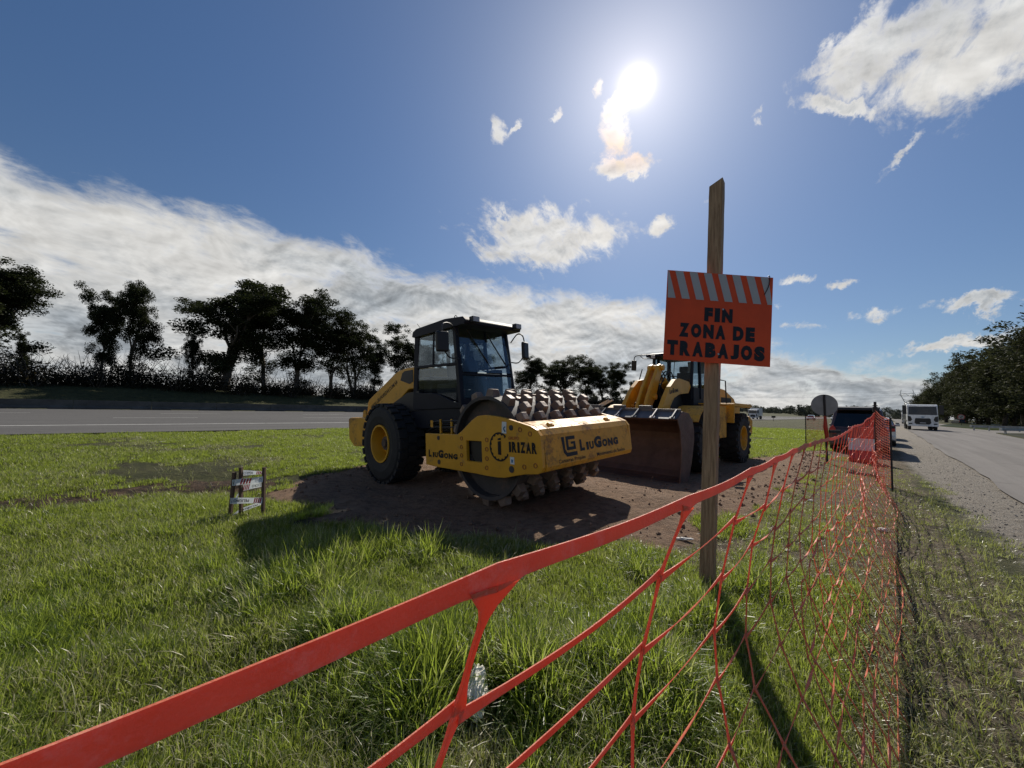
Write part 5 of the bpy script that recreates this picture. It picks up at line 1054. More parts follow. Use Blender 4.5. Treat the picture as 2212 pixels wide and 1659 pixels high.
# ================================================================== orange safety net fence
def net():
    T = thing('safety_net_fence', 'sagging orange plastic mesh fence running from the picture corner to the dark post', 'fence', (0, 0, 0))
    vp = RD(43.77); D = Vector((sin(vp), cos(vp), 0)); Nn = Vector((-D.y, D.x, 0)); r = random.Random(11)
    T1 = 12.35; Z0 = Vector((0, 0, 1))
    ts = [-.215, .26, .735]
    while ts[-1] < T1: ts.append(ts[-1]+(.47 if ts[-1] < 1.2 else .30)*r.uniform(.96, 1.04))
    ts[-1] = T1; nrow = 10; nc = len(ts)
    def topz(t): return 1.352+.26*max(0, t/T1)**2.2-.012*sin(t*2.1)-.036*max(0, .26-t)
    def node(i, j):
        t = ts[i]; s = j/(nrow-1); zt = topz(t); zb = .05
        L = .27-.16*max(0, min(1, t/T1))
        far = min(1, max(0, t/3.))
        bulge = .115*sin(pi*min(1, s*1.25)) * (1-.55*far)
        foot = -.265*max(0, (s-.5)/.5)**1.4*min(1, max(0, (t+.1)/1.2))*(1.0 if t < 9 else max(0, 1-(t-9)/3.2))
        z = zt-(zt-zb)*s
        jx = 0 if j == 0 else r.uniform(-.015, .015); jz = 0 if j == 0 else r.uniform(-.012, .012); jl = r.uniform(-.006, .006)
        lag = -.06*s*(1-far)
        p = D*(t+jx+lag)+Nn*(L+bulge+foot+jl); return Vector((p.x, p.y, z+jz))
    N_ = [[node(i, j) for j in range(nrow)] for i in range(nc)]
    mb = MB()
    i0 = next(i for i in range(nc) if ts[i] > 2.0); FOLD = [[node(i, j)-Nn*(.10+.05*sin(ts[i]*1.7))*(1-.3*j/nrow)-D*.20+Z0*(-.07) for j in range(3, nrow)] for i in range(i0, nc-1)]
    def ribbon(pts, wds, up, th=.0014, tw=None):
        # flat tape along pts; up = direction of its width, tw = twist angle per point
        vs = []; n = len(pts)
        for i, p in enumerate(pts):
            d = (pts[min(i+1, n-1)]-pts[max(i-1, 0)]).normalized(); u = (up-d*up.dot(d)).normalized(); q = d.cross(u)
            if tw: u, q = u*cos(tw[i])+q*sin(tw[i]), q*cos(tw[i])-u*sin(tw[i])
            w2 = wds[i]/2; vs += [p+u*w2+q*th, p-u*w2+q*th, p-u*w2-q*th, p+u*w2-q*th]
        fs = [(i*4+k, i*4+(k+1) % 4, i*4+4+(k+1) % 4, i*4+4+k) for i in range(n-1) for k in range(4)]
        mb.add(vs, fs)
    Z = Vector((0, 0, 1))
    # top selvedge band
    for i in range(nc-1):
        a, b = N_[i][0], N_[i+1][0]; k = 12; pts = []; wd = []
        for q in range(k+1):
            f = q/k; p = a.lerp(b, f); p.z -= .006*sin(pi*f); e = math.exp(-(min(f, 1-f)*(ts[i+1]-ts[i])/.028)**2)
            p = p+Z*(-.004*e); pts.append(p); wd.append(.0185+.008*e)
        ribbon(pts, wd, Z, .0010)
    for i in range(nc):
        near = ts[i] < 2.5
        for j in range(nrow-1):      # upright strands, thick rounded, with long nodes
            a, b = N_[i][j]-(Z*.010 if j == 0 else Z*0), N_[i][j+1]; k = 12 if near else 5; pts = []; wd = []; ws_ = 1 if near else .62
            off = D*r.uniform(-.006, .006)*(1 if near else 2)
            for q in range(k+1):
                f = q/k; p = a.lerp(b, f)+off*sin(pi*f); e = (math.exp(-(f/.16)**2)*(1.0 if j else 1.9)+math.exp(-((1-f)/.16)**2))
                pts.append(p); wd.append(ws_*(.0062+.0105*e*(.75 if j else 1)+(0 if j else .042*math.exp(-(f/.13)**1.5))))
            ribbon(pts, wd, D, .0018)
        if i < nc-1:
            for j in range(1, nrow):  # level strands, flat stretched tape that twists
                a, b = N_[i][j], N_[i+1][j]; k = 14 if near else 8; pts = []; wd = []; tw = []; tmax = r.uniform(.2, 1.3)*(1 if ts[i] > .5 else .3); sag = r.uniform(.0, .012)
                for q in range(k+1):
                    f = q/k; p = a.lerp(b, f)-Z*sag*sin(pi*f)+Z*(.012*(f-.5))*(1 if near else .6); e = math.exp(-(min(f, 1-f)/.07)**2); pts.append(p); wd.append((1 if near else .68)*(.0095+.005*e+.002*sin(pi*f))); tw.append(tmax*sin(pi*f)**2)
                ribbon(pts, wd, Z, .0008, tw)
    for i in range(len(FOLD)):
        for j in range(len(FOLD[0])-1):
            a, b = FOLD[i][j], FOLD[i][j+1]; ribbon([a.lerp(b, q/4)+D*.015*sin(pi*q/4)*r.uniform(-1, 1) for q in range(5)], [.011, .006, .006, .006, .011], D, .0015)
        if i < len(FOLD)-1:
            for j in range(len(FOLD[0])):
                a, b = FOLD[i][j], FOLD[i+1][j]; tm = r.uniform(.3, 1.5); ribbon([a.lerp(b, q/7)-Z*.02*sin(pi*q/7) for q in range(8)], [.014, .010, .010, .011, .011, .010, .010, .014], Z, .0008, [tm*sin(pi*q/7)**2 for q in range(8)])
    mb.build('net', 'net', T, fix=False, smooth=False)
    # the short return from the dark post towards the road, seen nearly edge-on
    A = N_[-1][0].copy(); A = Vector((A.x, A.y, 0)); B = Vector((7.86, 8.02, 0)); mb = MB(); k = 9; rows = 26
    P = [[A.lerp(B, i/k)+Vector((0, 0, (1.60-.20*(i/k))*(1-j/rows)+.06+r.uniform(-.01, .01)-.05*sin(pi*i/k)*(1-j/rows))) for j in range(rows+1)] for i in range(k+1)]
    Dd = (B-A).normalized()
    for i in range(k+1):
        ribbon(P[i], [.012]*(rows+1), Dd)
    for j in range(rows+1): ribbon([P[i][j] for i in range(k+1)], [.011 if j else .022]*(k+1), Z, .001)
    mb.build('net', 'net', T, fix=False)
    mb = MB(); a = Vector((A.x, A.y, -.1)); mb.cyl(a+Vector((.03, .03, 0)), Vector((A.x+.03, A.y+.03, 1.86)), .026, n=12); po = mb.build('post', 'postblack', T)
    mb = MB(); mb.cyl((A.x+.03, A.y+.03, 1.62), (A.x+.03, A.y+.03, 1.74), .045, n=12); mb.cyl((A.x+.03, A.y+.03, 1.76), (A.x+.03, A.y+.03, 1.78), .045, n=12); mb.build('clamp', 'postblack', po)
    mb = MB(); mb.cyl((B.x, B.y, -.1), (B.x, B.y, 1.51), .017, n=10); mb.build('post', 'postblack', T)
net()
def back_net():
    # the short far end of the enclosure beside the round sign
    T = thing('mesh_fence', 'short far length of mesh between a thin black rod and the round grey sign', 'fence', (0, 0, 0))
    a = G(1741, 962); b = np.array([10.6, 12.9, 0]); a = Vector((a[0], a[1], 0)); top = 1.44
    b = Vector(tuple(WY(1783, 950, a.y-2.)[:2])+(0,)); mb = MB(); mb.cyl(a-Vector((0, 0, .1)), a+Vector((0, 0, top+.06)), .022, n=8); mb.build('rod', 'postblack', T)
    mb = MB(); d = (b-a); k = 16
    for i in range(k+1): p = a+d*(i/k); mb.tube([p+Vector((0, 0, .1)), p+Vector((0, 0, top))], .006, 4)
    for j in range(13): z = .1+(top-.1)*j/12; mb.tube([a+Vector((0, 0, z)), b+Vector((0, 0, z))], .0055, 4)
    mb.build('mesh', 'net', T, fix=False)
back_net()
def round_sign():
    y = 12.2; c = WY(1780.5, 875, y); b = WY(1786, 990, y)
    T = thing('round_road_sign', 'round grey sign seen from behind on a pole wrapped in orange film', 'sign', (c[0], c[1], 0))
    vd = Vector((c[0], c[1], 0)).normalized(); mb = MB(); C_ = Vector((0, 0, c[2])); mb.cyl(C_-vd*.0, C_+vd*.012, .335, n=40); mb.build('disc', 'signback', T)
    mb = MB(); mb.tube([(0+.06, 0, -.05)-vd*.04 if 0 else Vector((.06, 0, -.05)), C_-vd*.035+Vector((0, 0, .33))], .03, 10); mb.build('pole', 'postblack', T)
    mb = MB(); zt = c[2]-.34; mb.tube([Vector((.02, 0, zt))-vd*.03, Vector((.03, .01, zt-.35))-vd*.03, Vector((.06, 0, .9))-vd*.02, Vector((.06, 0, .62))], [.035, .06, .055, .045], 10); mb.build('wrap', 'postorange', T)
    mb = MB(); mb.box(Vector((.22, -.12, 1.02)), (.34, .06, .09)); mb.build('bracket', 'postblack', T)
round_sign()
def plastic_barrier():
    c = G(1863, 999); c = Vector((c[0], c[1], 0)); T = thing('traffic_barrier', 'red and white plastic traffic barrier standing behind the net', 'barrier', (c.x, c.y, 0), RD(-42))
    prof = [(-.28, 0), (-.28, .14), (-.20, .42), (-.13, .62), (-.10, 1.24), (.10, 1.24), (.13, .62), (.20, .42), (.28, .14), (.28, 0)]
    def cut(z0, z1):
        P = [(y, z) for y, z in prof if z0 <= z <= z1]
        def wat(z):
            R_ = [(0, .28), (.14, .28), (.42, .20), (.62, .13), (1.24, .10)]
            for (a, b), (c_, d) in zip(R_, R_[1:]):
                if a <= z <= c_: return b+(d-b)*(z-a)/(c_-a)
        zs = sorted(set([z0, z1]+[z for z in (.14, .42, .62) if z0 < z < z1])); return [(-wat(z), z) for z in zs]+[(wat(z), z) for z in reversed(zs)]
    for z0, z1, m in ((0.02, .42, 'red'), (.424, .84, 'white'), (.844, 1.24, 'red')):
        mb = MB(); mb.prism([(a_, b_*.94) for a_, b_ in cut(z0, z1)], -.34, .34, 'x'); mb.build('block', m, T, bevel=.02)
plastic_barrier()
def stakes():
    # three leaning stakes wound with printed tape
    P = [((496, 1124), (506, 1022), 0), ((521, 1121), (521, 1011), 0), ((568, 1119), (571, 1011), 0)]
    T = thing('stake_marker', 'three rusty stakes wound with white tape printed in red and black', 'marker', tuple(G(521, 1121)))
    O = Vector(tuple(G(521, 1121))); S = []
    for b, t, _ in P:
        bb = G(*b); tt = WY(*t, bb[1]); bb = Vector(tuple(bb))-O; tt = Vector(tuple(tt))-O; mb = MB(); d = tt-bb; mb.box((bb+tt)/2-Vector((0, 0, .04)), (.034, .034, d.length+.1), d.to_track_quat('Z', 'X').to_matrix()); mb.build('stake', 'stake', T); S.append((bb, tt))
    def at(k, f): return S[k][0].lerp(S[k][1], f)
    def tape(k0, f0, k1, f1, w0=.075, w1=.075, red=(.45, .75), txt=None, tpos=(.05, .4), flip=True, front=-.022):
        a = at(k0, f0)+Vector((0, front, 0)); b = at(k1, f1)+Vector((0, front, 0)); z = Vector((0, 0, 1)); n = 8; mb = MB(); vs = []
        dxy = (b-a); nrm = dxy.cross(z).normalized()
        if nrm.y > 0: nrm = -nrm
        def q(f, s, o=0): p = a.lerp(b, f)+nrm*(.006*sin(f*9+s*2)+o); return p+z*((w0+(w1-w0)*f)*(s-.5))
        mb.add([q(i/n, s) for i in range(n+1) for s in (0, 1)]+[q(i/n, s, -.001) for i in range(n+1) for s in (0, 1)], [(2*i, 2*i+2, 2*i+3, 2*i+1) for i in range(n)]); tp = mb.build('tape', 'tape', T, fix=False)
        mb = MB()
        if red:
            m = 4
            for i in range(m):
                f0_ = red[0]+(red[1]-red[0])*i/m; w_ = (red[1]-red[0])/m*.62; sk = (red[1]-red[0])/m*.5; mb.add([q(f0_, .06, .0025), q(f0_+w_, .06, .0025), q(f0_+w_+sk, .94, .0025), q(f0_+sk, .94, .0025)], [(0, 1, 2, 3)])
            mb.build('red_stripe', 'tapered', tp, fix=False)
        if txt:
            mb = MB(); L_ = (b-a).length; ux = dxy.normalized(); p0 = q(tpos[0], .28, .003); 
            if flip: put_text(mb, txt, q(tpos[1], .75, .003), -ux, -z, L_*(tpos[1]-tpos[0]), w0*.45, .02, 1., .001 if (-ux).cross(-z).dot(nrm) > 0 else -.001)
            else: put_text(mb, txt, p0, ux, z, L_*(tpos[1]-tpos[0]), w0*.45, .02, 1., .001)
            mb.build('lettering', 'tapeblack', tp, fix=False)
    tape(0, .80, 2, .78, .075, .07, (.25, .62), 'GRO', (.74, .95)); tape(1, .60, 2, .68, .075, .06, (.04, .32), 'PELIGRO', (.42, .95), front=.02)
    tape(1, .90, 2, .90, .07, .03, (.6, .9), 'IGRO', (.05, .45), front=.02); tape(0, .42, 2, .36, .075, .07, (.72, .97), 'PELIGRO', (.10, .58)); tape(1, .17, 2, .31, .05, .04, None, 'PELIGRO', (.05, .7), front=.02)
    tape(0, .30, 1, .62, .04, .05, None, front=.02); tape(0, .06, 1, .20, .03, .04, None, front=.02)
stakes()

# ================================================================== litter
def scrap(name, u, v, L_, w_, h, rz, label, cat, seed):
    p = G(u, v); r = random.Random(seed); o = bpy.data.objects
    bm = bmesh.new(); bmesh.ops.create_icosphere(bm, subdivisions=4, radius=1.); 
    for vt in bm.verts:
        c = vt.co; n = .30*(sin(c.x*7+seed)+sin(c.y*9+seed*2)+sin(c.z*8+c.x*5))/3+.10*sin(c.x*23+c.y*17)+r.uniform(-.03, .03)
        vt.co = Vector((c.x*L_/2*(1+n*.35), c.y*w_/2*(1+n*.6), c.z*h/2*(1+n)))
    me = bpy.data.meshes.new(name); bm.to_mesh(me); bm.free(); me.materials.append(M['plastic']); ob = bpy.data.objects.new(name, me); COL.objects.link(ob)
    z = float(ground_z(np.array([p[0]]), np.array([p[1]]))[0]); ob.location = (p[0], p[1], z+h*.40); ob.rotation_euler = (0, .08, rz); tag(ob, label, cat); return ob
b = scrap('plastic_bottle', 1030, 1560, .25, .095, .09, RD(100), 'crumpled whitish plastic bottle lying in the long grass behind the net', 'bottle', 3); b.location.z += .10; b.rotation_euler = (0, RD(-18), RD(93))
for k, (u, v, L_, w_, h, rz, lb) in enumerate([(1672, 1224, .15, .06, .04, .3, 'white scrap of plastic on the trodden earth right of the timber post'), (1475, 1176, .22, .05, .03, 2.9, 'long white scrap lying just left of the timber post'), (1392, 1264, .10, .06, .03, 1.2, 'small white scrap in the grass below the orange band'),
    (1700, 1190, .10, .05, .02, .8, 'tiny white scrap on bare earth behind the net'), (1750, 1083, .14, .08, .04, .1, 'white scrap on the dark earth near the loader'), (1907, 1147, .14, .10, .05, .5, 'pale scrap of plastic at the road side of the net'), (1735, 1290, .08, .05, .03, .5, 'white scrap seen through the net, nearest the camera on the right'),
    (1250, 1190, .16, .07, .05, 2.2, 'pale stone-like scrap at the near edge of the soil'), (680, 1193, .20, .06, .04, .2, 'pale rag at the tip of the machine shadow in the grass'), (352, 957, .2, .12, .05, 1., 'small white scrap far out on the grass left of the roller')]):
    scrap('litter_scrap', u, v, L_, w_, h, rz, lb, 'litter', 20+k)
def clods():
    r = np.random.default_rng(12); mb = MB(); n = 0; P = DIRT; xs = [p[0] for p in P]; ys = [p[1] for p in P]
    base = [Vector(v) for v in ((1,0,0),(-1,0,0),(0,1,0),(0,-1,0),(0,0,1),(0,0,-1))]; F = [(0,2,4),(2,1,4),(1,3,4),(3,0,4),(2,0,5),(1,2,5),(3,1,5),(0,3,5)]
    X = r.uniform(min(xs), max(xs), 16000); Y = r.uniform(min(ys), max(ys), 16000); sd = poly_sd(X, Y, P); keep = (sd < .15) & (r.random(16000) < np.where(sd > -.6, .55, .07))
    X = X[keep]; Y = Y[keep]; Z = ground_z(X, Y)
    for x, y, z in zip(X, Y, Z):
        s = float(.012+.035*r.random()**3); R3 = Matrix.Rotation(float(r.random()*6.28), 3, 'Z') @ Matrix.Rotation(float(r.random()*3), 3, 'X')
        mb.add([R3 @ (v*s*float(r.uniform(.6, 1.3)))+Vector((x, y, z+s*.25)) for v in base], F)
    tag(mb.build('soil_clods', 'rubble', fix=False), 'crumbs and clods of brown soil over the bare patch', None, None, 'stuff')
    mb = MB(); X, Y = [], []
    x, y, q = visible_pts(30000, 1.0, 30, 77, 1.6); k = (poly_sd(x, y, GRAVEL) < .1); 
    for a, b_ in zip(x[k][:6000], y[k][:6000]):
        s = float(.006+.014*r.random()**3); R3 = Matrix.Rotation(float(r.random()*6.28), 3, 'Z') @ Matrix.Rotation(float(r.random()*3), 3, 'X'); mb.add([R3 @ (v*s*float(r.uniform(.6, 1.3)))+Vector((a, b_, s*.3)) for v in base], F)
    tag(mb.build('gravel', 'galv' if 0 else mat('gravel_stones', (.22, .20, .18), .9, var=.4, vs=20), fix=False), 'loose stones along the dusty road shoulder', None, None, 'stuff')
clods()
# ================================================================== vehicles
def car(name, label, cat, x, y, rz, paint, L_=4.3, W_=1.76, H_=1.60, wagon=True, group=None, spoiler=False, detail=True):
    # local +X is the nose; z up
    T = thing(name, label, cat, (x, y, .02), rz, group); h = L_/2
    lo = [(-h,.42),(-h+.02,.80),(-h+.10,1.00),(h-1.25,1.02),(h-.35,.86),(h,.62),(h,.35),(h-.15,.25),(-h+.1,.25)]
    def loft(prof, ws, m, nm, bev=.05):
        mb = MB(); n = len(prof); secs = ws; vs = []
        for yy, sc in secs: vs += [(p[0]*sc, yy, p[1]) for p in prof]
        fs = [tuple(range(n-1, -1, -1)), tuple(range((len(secs)-1)*n, len(secs)*n))]
        for s in range(len(secs)-1):
            for i in range(n): j = (i+1) % n; fs.append((s*n+i, s*n+j, s*n+n+j, s*n+n+i))
        return mb.add(vs, fs).build(nm, m, T, bevel=bev, seg=2)
    W2 = W_/2; bd = loft(lo, [(-W2, .95), (-W2*.93, .985), (-W2*.5, 1), (W2*.5, 1), (W2*.93, .985), (W2, .95)], paint, 'body')
    z0 = 1.0; rear = -h+.10 if wagon else -h+.85; fr = h-1.25
    gh = [(rear, z0), (rear+.22, H_-.10), (rear+.5, H_-.02), (.1, H_), (.75, H_-.08), (fr, z0)]
    t_ = .80
    def sect(s): return [(a, s*(W2-.05-(b-z0)/(H_-z0)*.16), b) for a, b in gh]
    mb = MB(); A = sect(-1); B = sect(1); n = len(gh)
    mb.add(A+B, [tuple(range(n)), tuple(range(2*n-1, n-1, -1))]+[(i, i+1, i+1+n, i+n) for i in range(n-1)]); rf = mb.build('roof', paint, T, bevel=.04)
    # glazing set just proud of the shell
    def quad(pts, nm, m, par, off):
        mb = MB(); P = [Vector(p) for p in pts]; nn = (P[1]-P[0]).cross(P[2]-P[0]).normalized(); c = sum(P, Vector())/len(P)
        if nn.dot(c-Vector((0, 0, 1.2))) < 0: nn = -nn
        k = len(P); mb.add([p+nn*off for p in P]+[p-nn*.01 for p in P], [tuple(range(k)), tuple(range(2*k-1, k-1, -1))]+[(i, (i+1) % k, (i+1) % k+k, i+k) for i in range(k)]); return mb.build(nm, m, par)
    wl = lambda z: W2-.05-(z-z0)/(H_-z0)*.16
    zr0, zr1 = z0+.05, H_-.12; xr = lambda z: rear+.22*(z-z0)/(H_-.10-z0)
    quad([(xr(zr0), -wl(zr0)+.10, zr0), (xr(zr0), wl(zr0)-.10, zr0), (xr(zr1), wl(zr1)-.12, zr1), (xr(zr1), -wl(zr1)+.12, zr1)], 'rear_window', 'carglass', rf, .006)
    xf = lambda z: fr+(.75-fr)*(z-z0)/(H_-.08-z0); quad([(xf(zr0), -wl(zr0)+.08, zr0), (xf(zr0), wl(zr0)-.08, zr0), (xf(zr1), wl(zr1)-.12, zr1), (xf(zr1), -wl(zr1)+.12, zr1)], 'windscreen', 'carglass', rf, .006)
    for s in (-1, 1):
        for x0, x1, x2, x3 in ((rear+.35, -.35, -.35, rear+.52), (-.27, fr-.16, .62, -.27)): quad([(x0, s*wl(zr0), zr0), (x1, s*wl(zr0), zr0), (x2, s*wl(zr1), zr1), (x3, s*wl(zr1), zr1)], 'window', 'carglass', rf, .006)
    for sx, X in ((1, h-.80), (-1, -h+.78)):
        for s in (-1, 1):
            mb = MB(); mb.lathe([(.20, -.10), (.31, -.10), (.33, -.07), (.33, .07), (.31, .10), (.20, .10)], (X, s*(W2-.10), .31), 'y', 28); wv_ = mb.build('wheel', 'rubber', T, smooth='auto')
            mb = MB(); mb.cyl((X, s*(W2-.09), .31), (X, s*(W2-.015), .31), .20, n=20); mb.build('rim', 'carsilver', wv_)
    for s in (-1, 1):
        mb = MB(); mb.box((fr-.25, s*(W2+.10), 1.06), (.10, .20, .13)); mb.build('side_mirror', paint if not spoiler else 'black', T, bevel=.03)
        mb = MB(); mb.prism([(s*(W2-.26), .74), (s*(W2-.02), .76), (s*(W2-.03), .98), (s*(W2-.16), 1.12), (s*(W2-.24), .98)], -h-.012, -h+.12, 'x'); mb.build('tail_light', 'red', T, bevel=.012)
        mb = MB(); mb.box((h-.10, s*(W2-.28), .70), (.16, .34, .14)); mb.build('headlight', 'signwhite', T, bevel=.03)
    mb = MB(); mb.box((-h-.01, 0, .42), (.10, W_*.94, .24)); mb.build('bumper', paint, T, bevel=.04, seg=3)
    if detail:
        mb = MB(); mb.box((-h-.02, 0, .80), (.02, .42, .12)); mb.build('number_plate', 'signwhite', T)
        mb = MB(); mb.tube([(-h+.02, -.3, 1.05), (-h+.12, .18, 1.16)], .01, 5); mb.build('wiper', 'black', T)
    if spoiler:
        mb = MB(); mb.prism([(rear-.06, H_-.09), (rear+.55, H_-.01), (rear+.5, H_+.07), (rear-.02, H_+.02)], -W2+.26, W2-.26, 'y'); mb.build('spoiler', 'black', T, bevel=.02)
        for s in (-1, 1): mb = MB(); mb.tube(curve_pts([(rear+.5, s*(W2-.28), H_-.02), (rear+.7, s*(W2-.28), H_+.06), (.5, s*(W2-.28), H_+.05), (.75, s*(W2-.28), H_-.05)], 4), .016, 6); mb.build('roof_rail', 'black', T)
    return T
RDZ = pi/2-AZR
x, y = XY(.93, 23.5); car('parked_car', 'dark red-grey wagon with black roof spoiler parked behind the net', 'car', x, y, RDZ, 'carmaroon', 4.4, 1.86, 1.84, spoiler=True, group='cars parked in line on the shoulder')
x, y = XY(.62, 30.5); car('parked_car', 'silver car parked in front of the dark red-grey wagon', 'car', x, y, RDZ, 'carsilver', 4.2, 1.75, 1.48, group='cars parked in line on the shoulder')
x, y = XY(.55, 38.); car('parked_car', 'dark low car, farthest of the parked line', 'car', x, y, RDZ, 'cardark', 4.2, 1.75, 1.45, wagon=False, group='cars parked in line on the shoulder')
for u, v, pn, lb in ((1752, 908, 'carsilver', 'small silver car far off on the highway above the mesh'), (1803, 908, 'carwhite', 'tiny white car on the highway left of the wagon roof')):
    p = G(u, v); car('distant_car', lb, 'car', p[0], p[1], RDZ+pi, pn, detail=False, group='cars driving far off on the highway')
for u, v, pn, lb in ((2070, 915.5, 'cardark', 'dark car in the shade under the trees beyond the grass island'), (2235, 921, 'carwhite', 'white car at the right edge beyond the guardrail')):
    p = G(u, v); car('parked_car', lb, 'car', p[0], p[1], 1.2, pn, detail=False, group='cars under the roadside trees')
def truck(name, label, u, v, rz, sc=1., simple=False):
    p = G(u, v); T = thing(name, label, 'truck', (p[0], p[1], .04), rz); T.scale = (sc, sc, sc*1.08); W2 = 1.22
    prof = [(0,.55),(.04,1.10),(.02,1.55),(-.14,2.45),(-.30,2.66),(-.6,2.72),(-1.9,2.72),(-1.9,.55)]
    mb = MB(); mb.prism(prof, -W2, W2); cb = mb.build('cab', 'truckwhite', T, bevel=.06, seg=3)
    def fx(z): return .02-(z-1.55)*.178
    def face(nm, m, ys, off=.012, par=cb):
        mb = MB(); k = len(ys); F_ = lambda y, z, o: ((fx(z) if z > 1.55 else .03)+o, y, z)
        mb.add([F_(y, z, off) for y, z in ys]+[F_(y, z, -.02) for y, z in ys], [tuple(range(k)), tuple(range(2*k-1, k-1, -1))]+[(i, (i+1) % k, (i+1) % k+k, i+k) for i in range(k)]); return mb.build(nm, m, par)
    face('windscreen', 'carglass', [(-1.14,1.62),(1.14,1.62),(1.10,2.50),(-1.10,2.50)])
    face('grille', 'black', [(-.66,.78),(-.52,.62),(.52,.62),(.66,.78),(.62,1.18),(.54,1.26),(-.54,1.26),(-.62,1.18)], .03)
    for s in (-1, 1): face('headlight', 'black', [(s*1.19,.92),(s*.98,.90),(s*.84,1.10),(s*.96,1.42),(s*1.19,1.50)], .02); face('fog_lamp', 'black', [(s*1.12,.62),(s*.86,.62),(s*.86,.72),(s*1.12,.72)], .055)
    face('badge', 'stickerblue', [(-.15+.15-.15,1.36),(0,1.32),(.15,1.36),(.15,1.40),(0,1.44),(-.15,1.40)], .02)
    mb = MB(); mb.bx(-.25, .05, -W2, W2, .40, .60); bp = mb.build('bumper', 'truckwhite', T, bevel=.04); mb = MB(); mb.bx(.09, .10, -.24, .24, .72, .82); mb.build('number_plate', 'signwhite', bp)
    mb = MB(); mb.bx(-.12, .0, -1.12, 1.12, 2.56, 2.64); mb.build('sun_visor', 'truckwhite', cb, bevel=.02)
    for s in (-1, 1):
        mb = MB(); mb.tube([(0, s*1.2, 2.3), (.12, s*1.42, 2.3)], .02, 6); mb.tube([(0, s*1.2, 1.7), (.12, s*1.42, 1.75)], .02, 6); ar = mb.build('mirror_arm', 'black', cb); mb = MB(); mb.box((.10, s*1.46, 2.15), (.14, .34, .95)); mb.build('mirror', 'black', ar, bevel=.03)
        for X in (-.9, -4.6, -5.9): mb = MB(); mb.lathe([(.28, -.14), (.46, -.14), (.5, -.1), (.5, .1), (.46, .14), (.28, .14)], (X, s*1.04, .5), 'y', 24); q = mb.build('wheel', 'rubber', T, smooth='auto'); mb = MB(); mb.cyl((X, s*.95, .5), (X, s*1.1, .5), .28, n=18); mb.build('rim', 'galv', q)
        mb = MB(); mb.bx(-1.45, -.35, s*1.0, s*1.23, .86, 1.04); mb.build('mudguard', 'black', T)
    mb = MB(); mb.bx(-7.2, -.4, -.42, .42, .55, .85); mb.build('chassis', 'black', T); mb = MB(); mb.bx(-7.3, -2.1, -1.2, 1.2, .95, 2.1 if not simple else 3.2); mb.build('load_body', 'cardark' if not simple else 'truckwhite', T, bevel=.03)
truck('truck', 'white flat-nosed truck driving towards the camera on the side road', 1994, 930, RDZ+pi+RD(2), 1.1)
truck('distant_truck', 'white lorry half hidden behind the oncoming white truck', 1962, 916, RDZ+pi, .9, True)
p = G(1626, 907); truck('distant_truck', 'small white lorry far off on the highway behind the loader', 1626, 905.5, RDZ+pi, .9, True)

# ================================================================== guardrail and small signs on the right
def guardrail(name, label, A, B, zt, mposts):
    A = Vector((A[0], A[1], 0)); B = Vector((B[0], B[1], 0)); T = thing(name, label, 'guardrail', tuple(A)); d = B-A; u = d.normalized(); n = Vector((-u.y, u.x, 0))
    prof = [(.0, -.16), (.05, -.12), (.05, -.06), (.0, 0), (.05, .06), (.05, .12), (.0, .16), (-.006, .16), (.042, .12), (.042, .06), (-.008, 0), (.042, -.06), (.042, -.12), (-.006, -.16)]
    mb = MB(); k = len(prof); vs = [n*a+Vector((0, 0, zt+b)) for a, b in prof]+[d+n*a+Vector((0, 0, zt+b)) for a, b in prof]; mb.add(vs, [(i, (i+1) % k, (i+1) % k+k, i+k) for i in range(k)]); mb.build('rail', 'galv', T)
    for i in range(mposts): p = d*((i+.15)/mposts); mb = MB(); mb.box(p+Vector((0, 0, zt/2-.05))-n*.07, (.12, .12, zt+.1), (0, 0, math.atan2(u.y, u.x))); mb.build('post', 'galv', T)
    mb = MB(); mb.cyl(Vector((0, 0, zt-.16))-u*.02, Vector((0, 0, zt+.16))-u*.02, .12, n=14); mb.build('end_piece', 'galv', T)
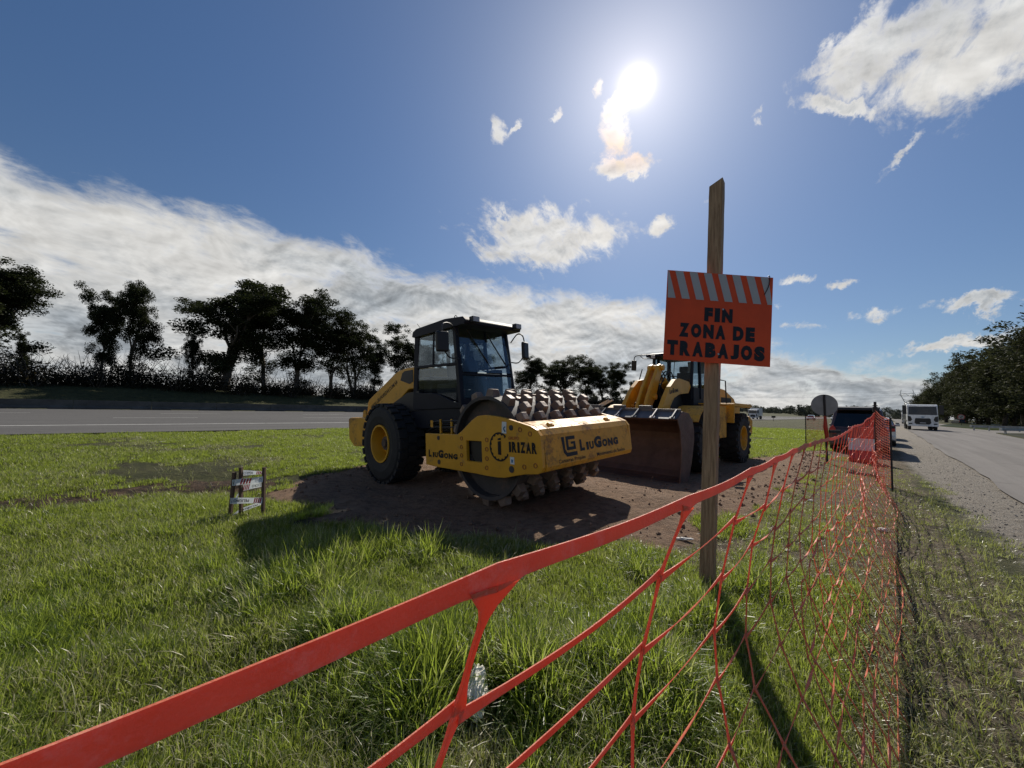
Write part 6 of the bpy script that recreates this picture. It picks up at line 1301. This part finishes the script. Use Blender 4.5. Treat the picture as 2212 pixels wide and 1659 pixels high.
a = G(2098, 930); b = G(2330, 937); guardrail('guardrail', 'pale steel guardrail beyond the side turning', a, b, .62, 7)
a = G(2163, 940); b = G(2420, 944); guardrail('guardrail', 'nearer steel guardrail end with a stout post by the grass verge', a, b, .62, 6)
def small_sign():
    p = G(2077, 920); T = thing('prohibition_sign', 'small round white sign with red rim and black arrow on the grass island', 'sign', (p[0], p[1], .1)); v = -Vector((p[0], p[1], 0)).normalized(); s = Vector((-v.y, v.x, 0)); c = Vector((0, 0, 2.05)); R_ = .62
    mb = MB(); mb.cyl((0, 0, -.1), (0, 0, 2.0), .04, n=8); mb.build('pole', 'postblack', T); mb = MB(); mb.cyl(c-v*.01, c+v*.01, R_, n=32); mb.build('rim', 'red', T); mb = MB(); mb.cyl(c+v*.012, c+v*.018, R_*.78, n=32); mb.build('face', 'signwhite', T)
    mb = MB(); Z = Vector((0, 0, 1)); q = lambda a, b: c+v*.024-s*a*R_+Z*b*R_
    mb.add([q(-.35, .35), q(-.22, .35), q(.35, -.35), q(.22, -.42)], [(0, 1, 2, 3)]); mb.add([q(-.45, .42), q(-.05, .42), q(-.45, .02)], [(0, 1, 2)]); mb.build('arrow', 'tapeblack', T, fix=False)
    p = G(2133, 916); T = thing('thin_pole', 'thin pale pole standing before the trees right of the small round sign', 'pole', (p[0], p[1], 0)); mb = MB(); mb.cyl((0, 0, 0), (0, 0, 4.2), .06, n=8); mb.build('pole', 'galv', T)
    p = G(1894, 909); 
    T = thing('roadside_sign', 'little dark rectangular sign far out on the lawn edge of the highway', 'sign', tuple(WY(1893.5*1.0-1.5-0, 905, 60))[:2]+(0,)) if 0 else None
small_sign()
def lawn_sign():
    p = G(1661*1.0+10, 909.5); T = thing('roadside_sign', 'little dark rectangular sign on the lawn right of the loader', 'sign', (p[0], p[1], 0)); mb = MB(); mb.cyl((0, 0, 0), (0, 0, .8), .04, n=6); mb.build('pole', 'postblack', T); mb = MB(); mb.box((0, 0, .95), (.75, .04, .45), (0, 0, RD(-30))); mb.build('panel', 'postblack', T)
lawn_sign()
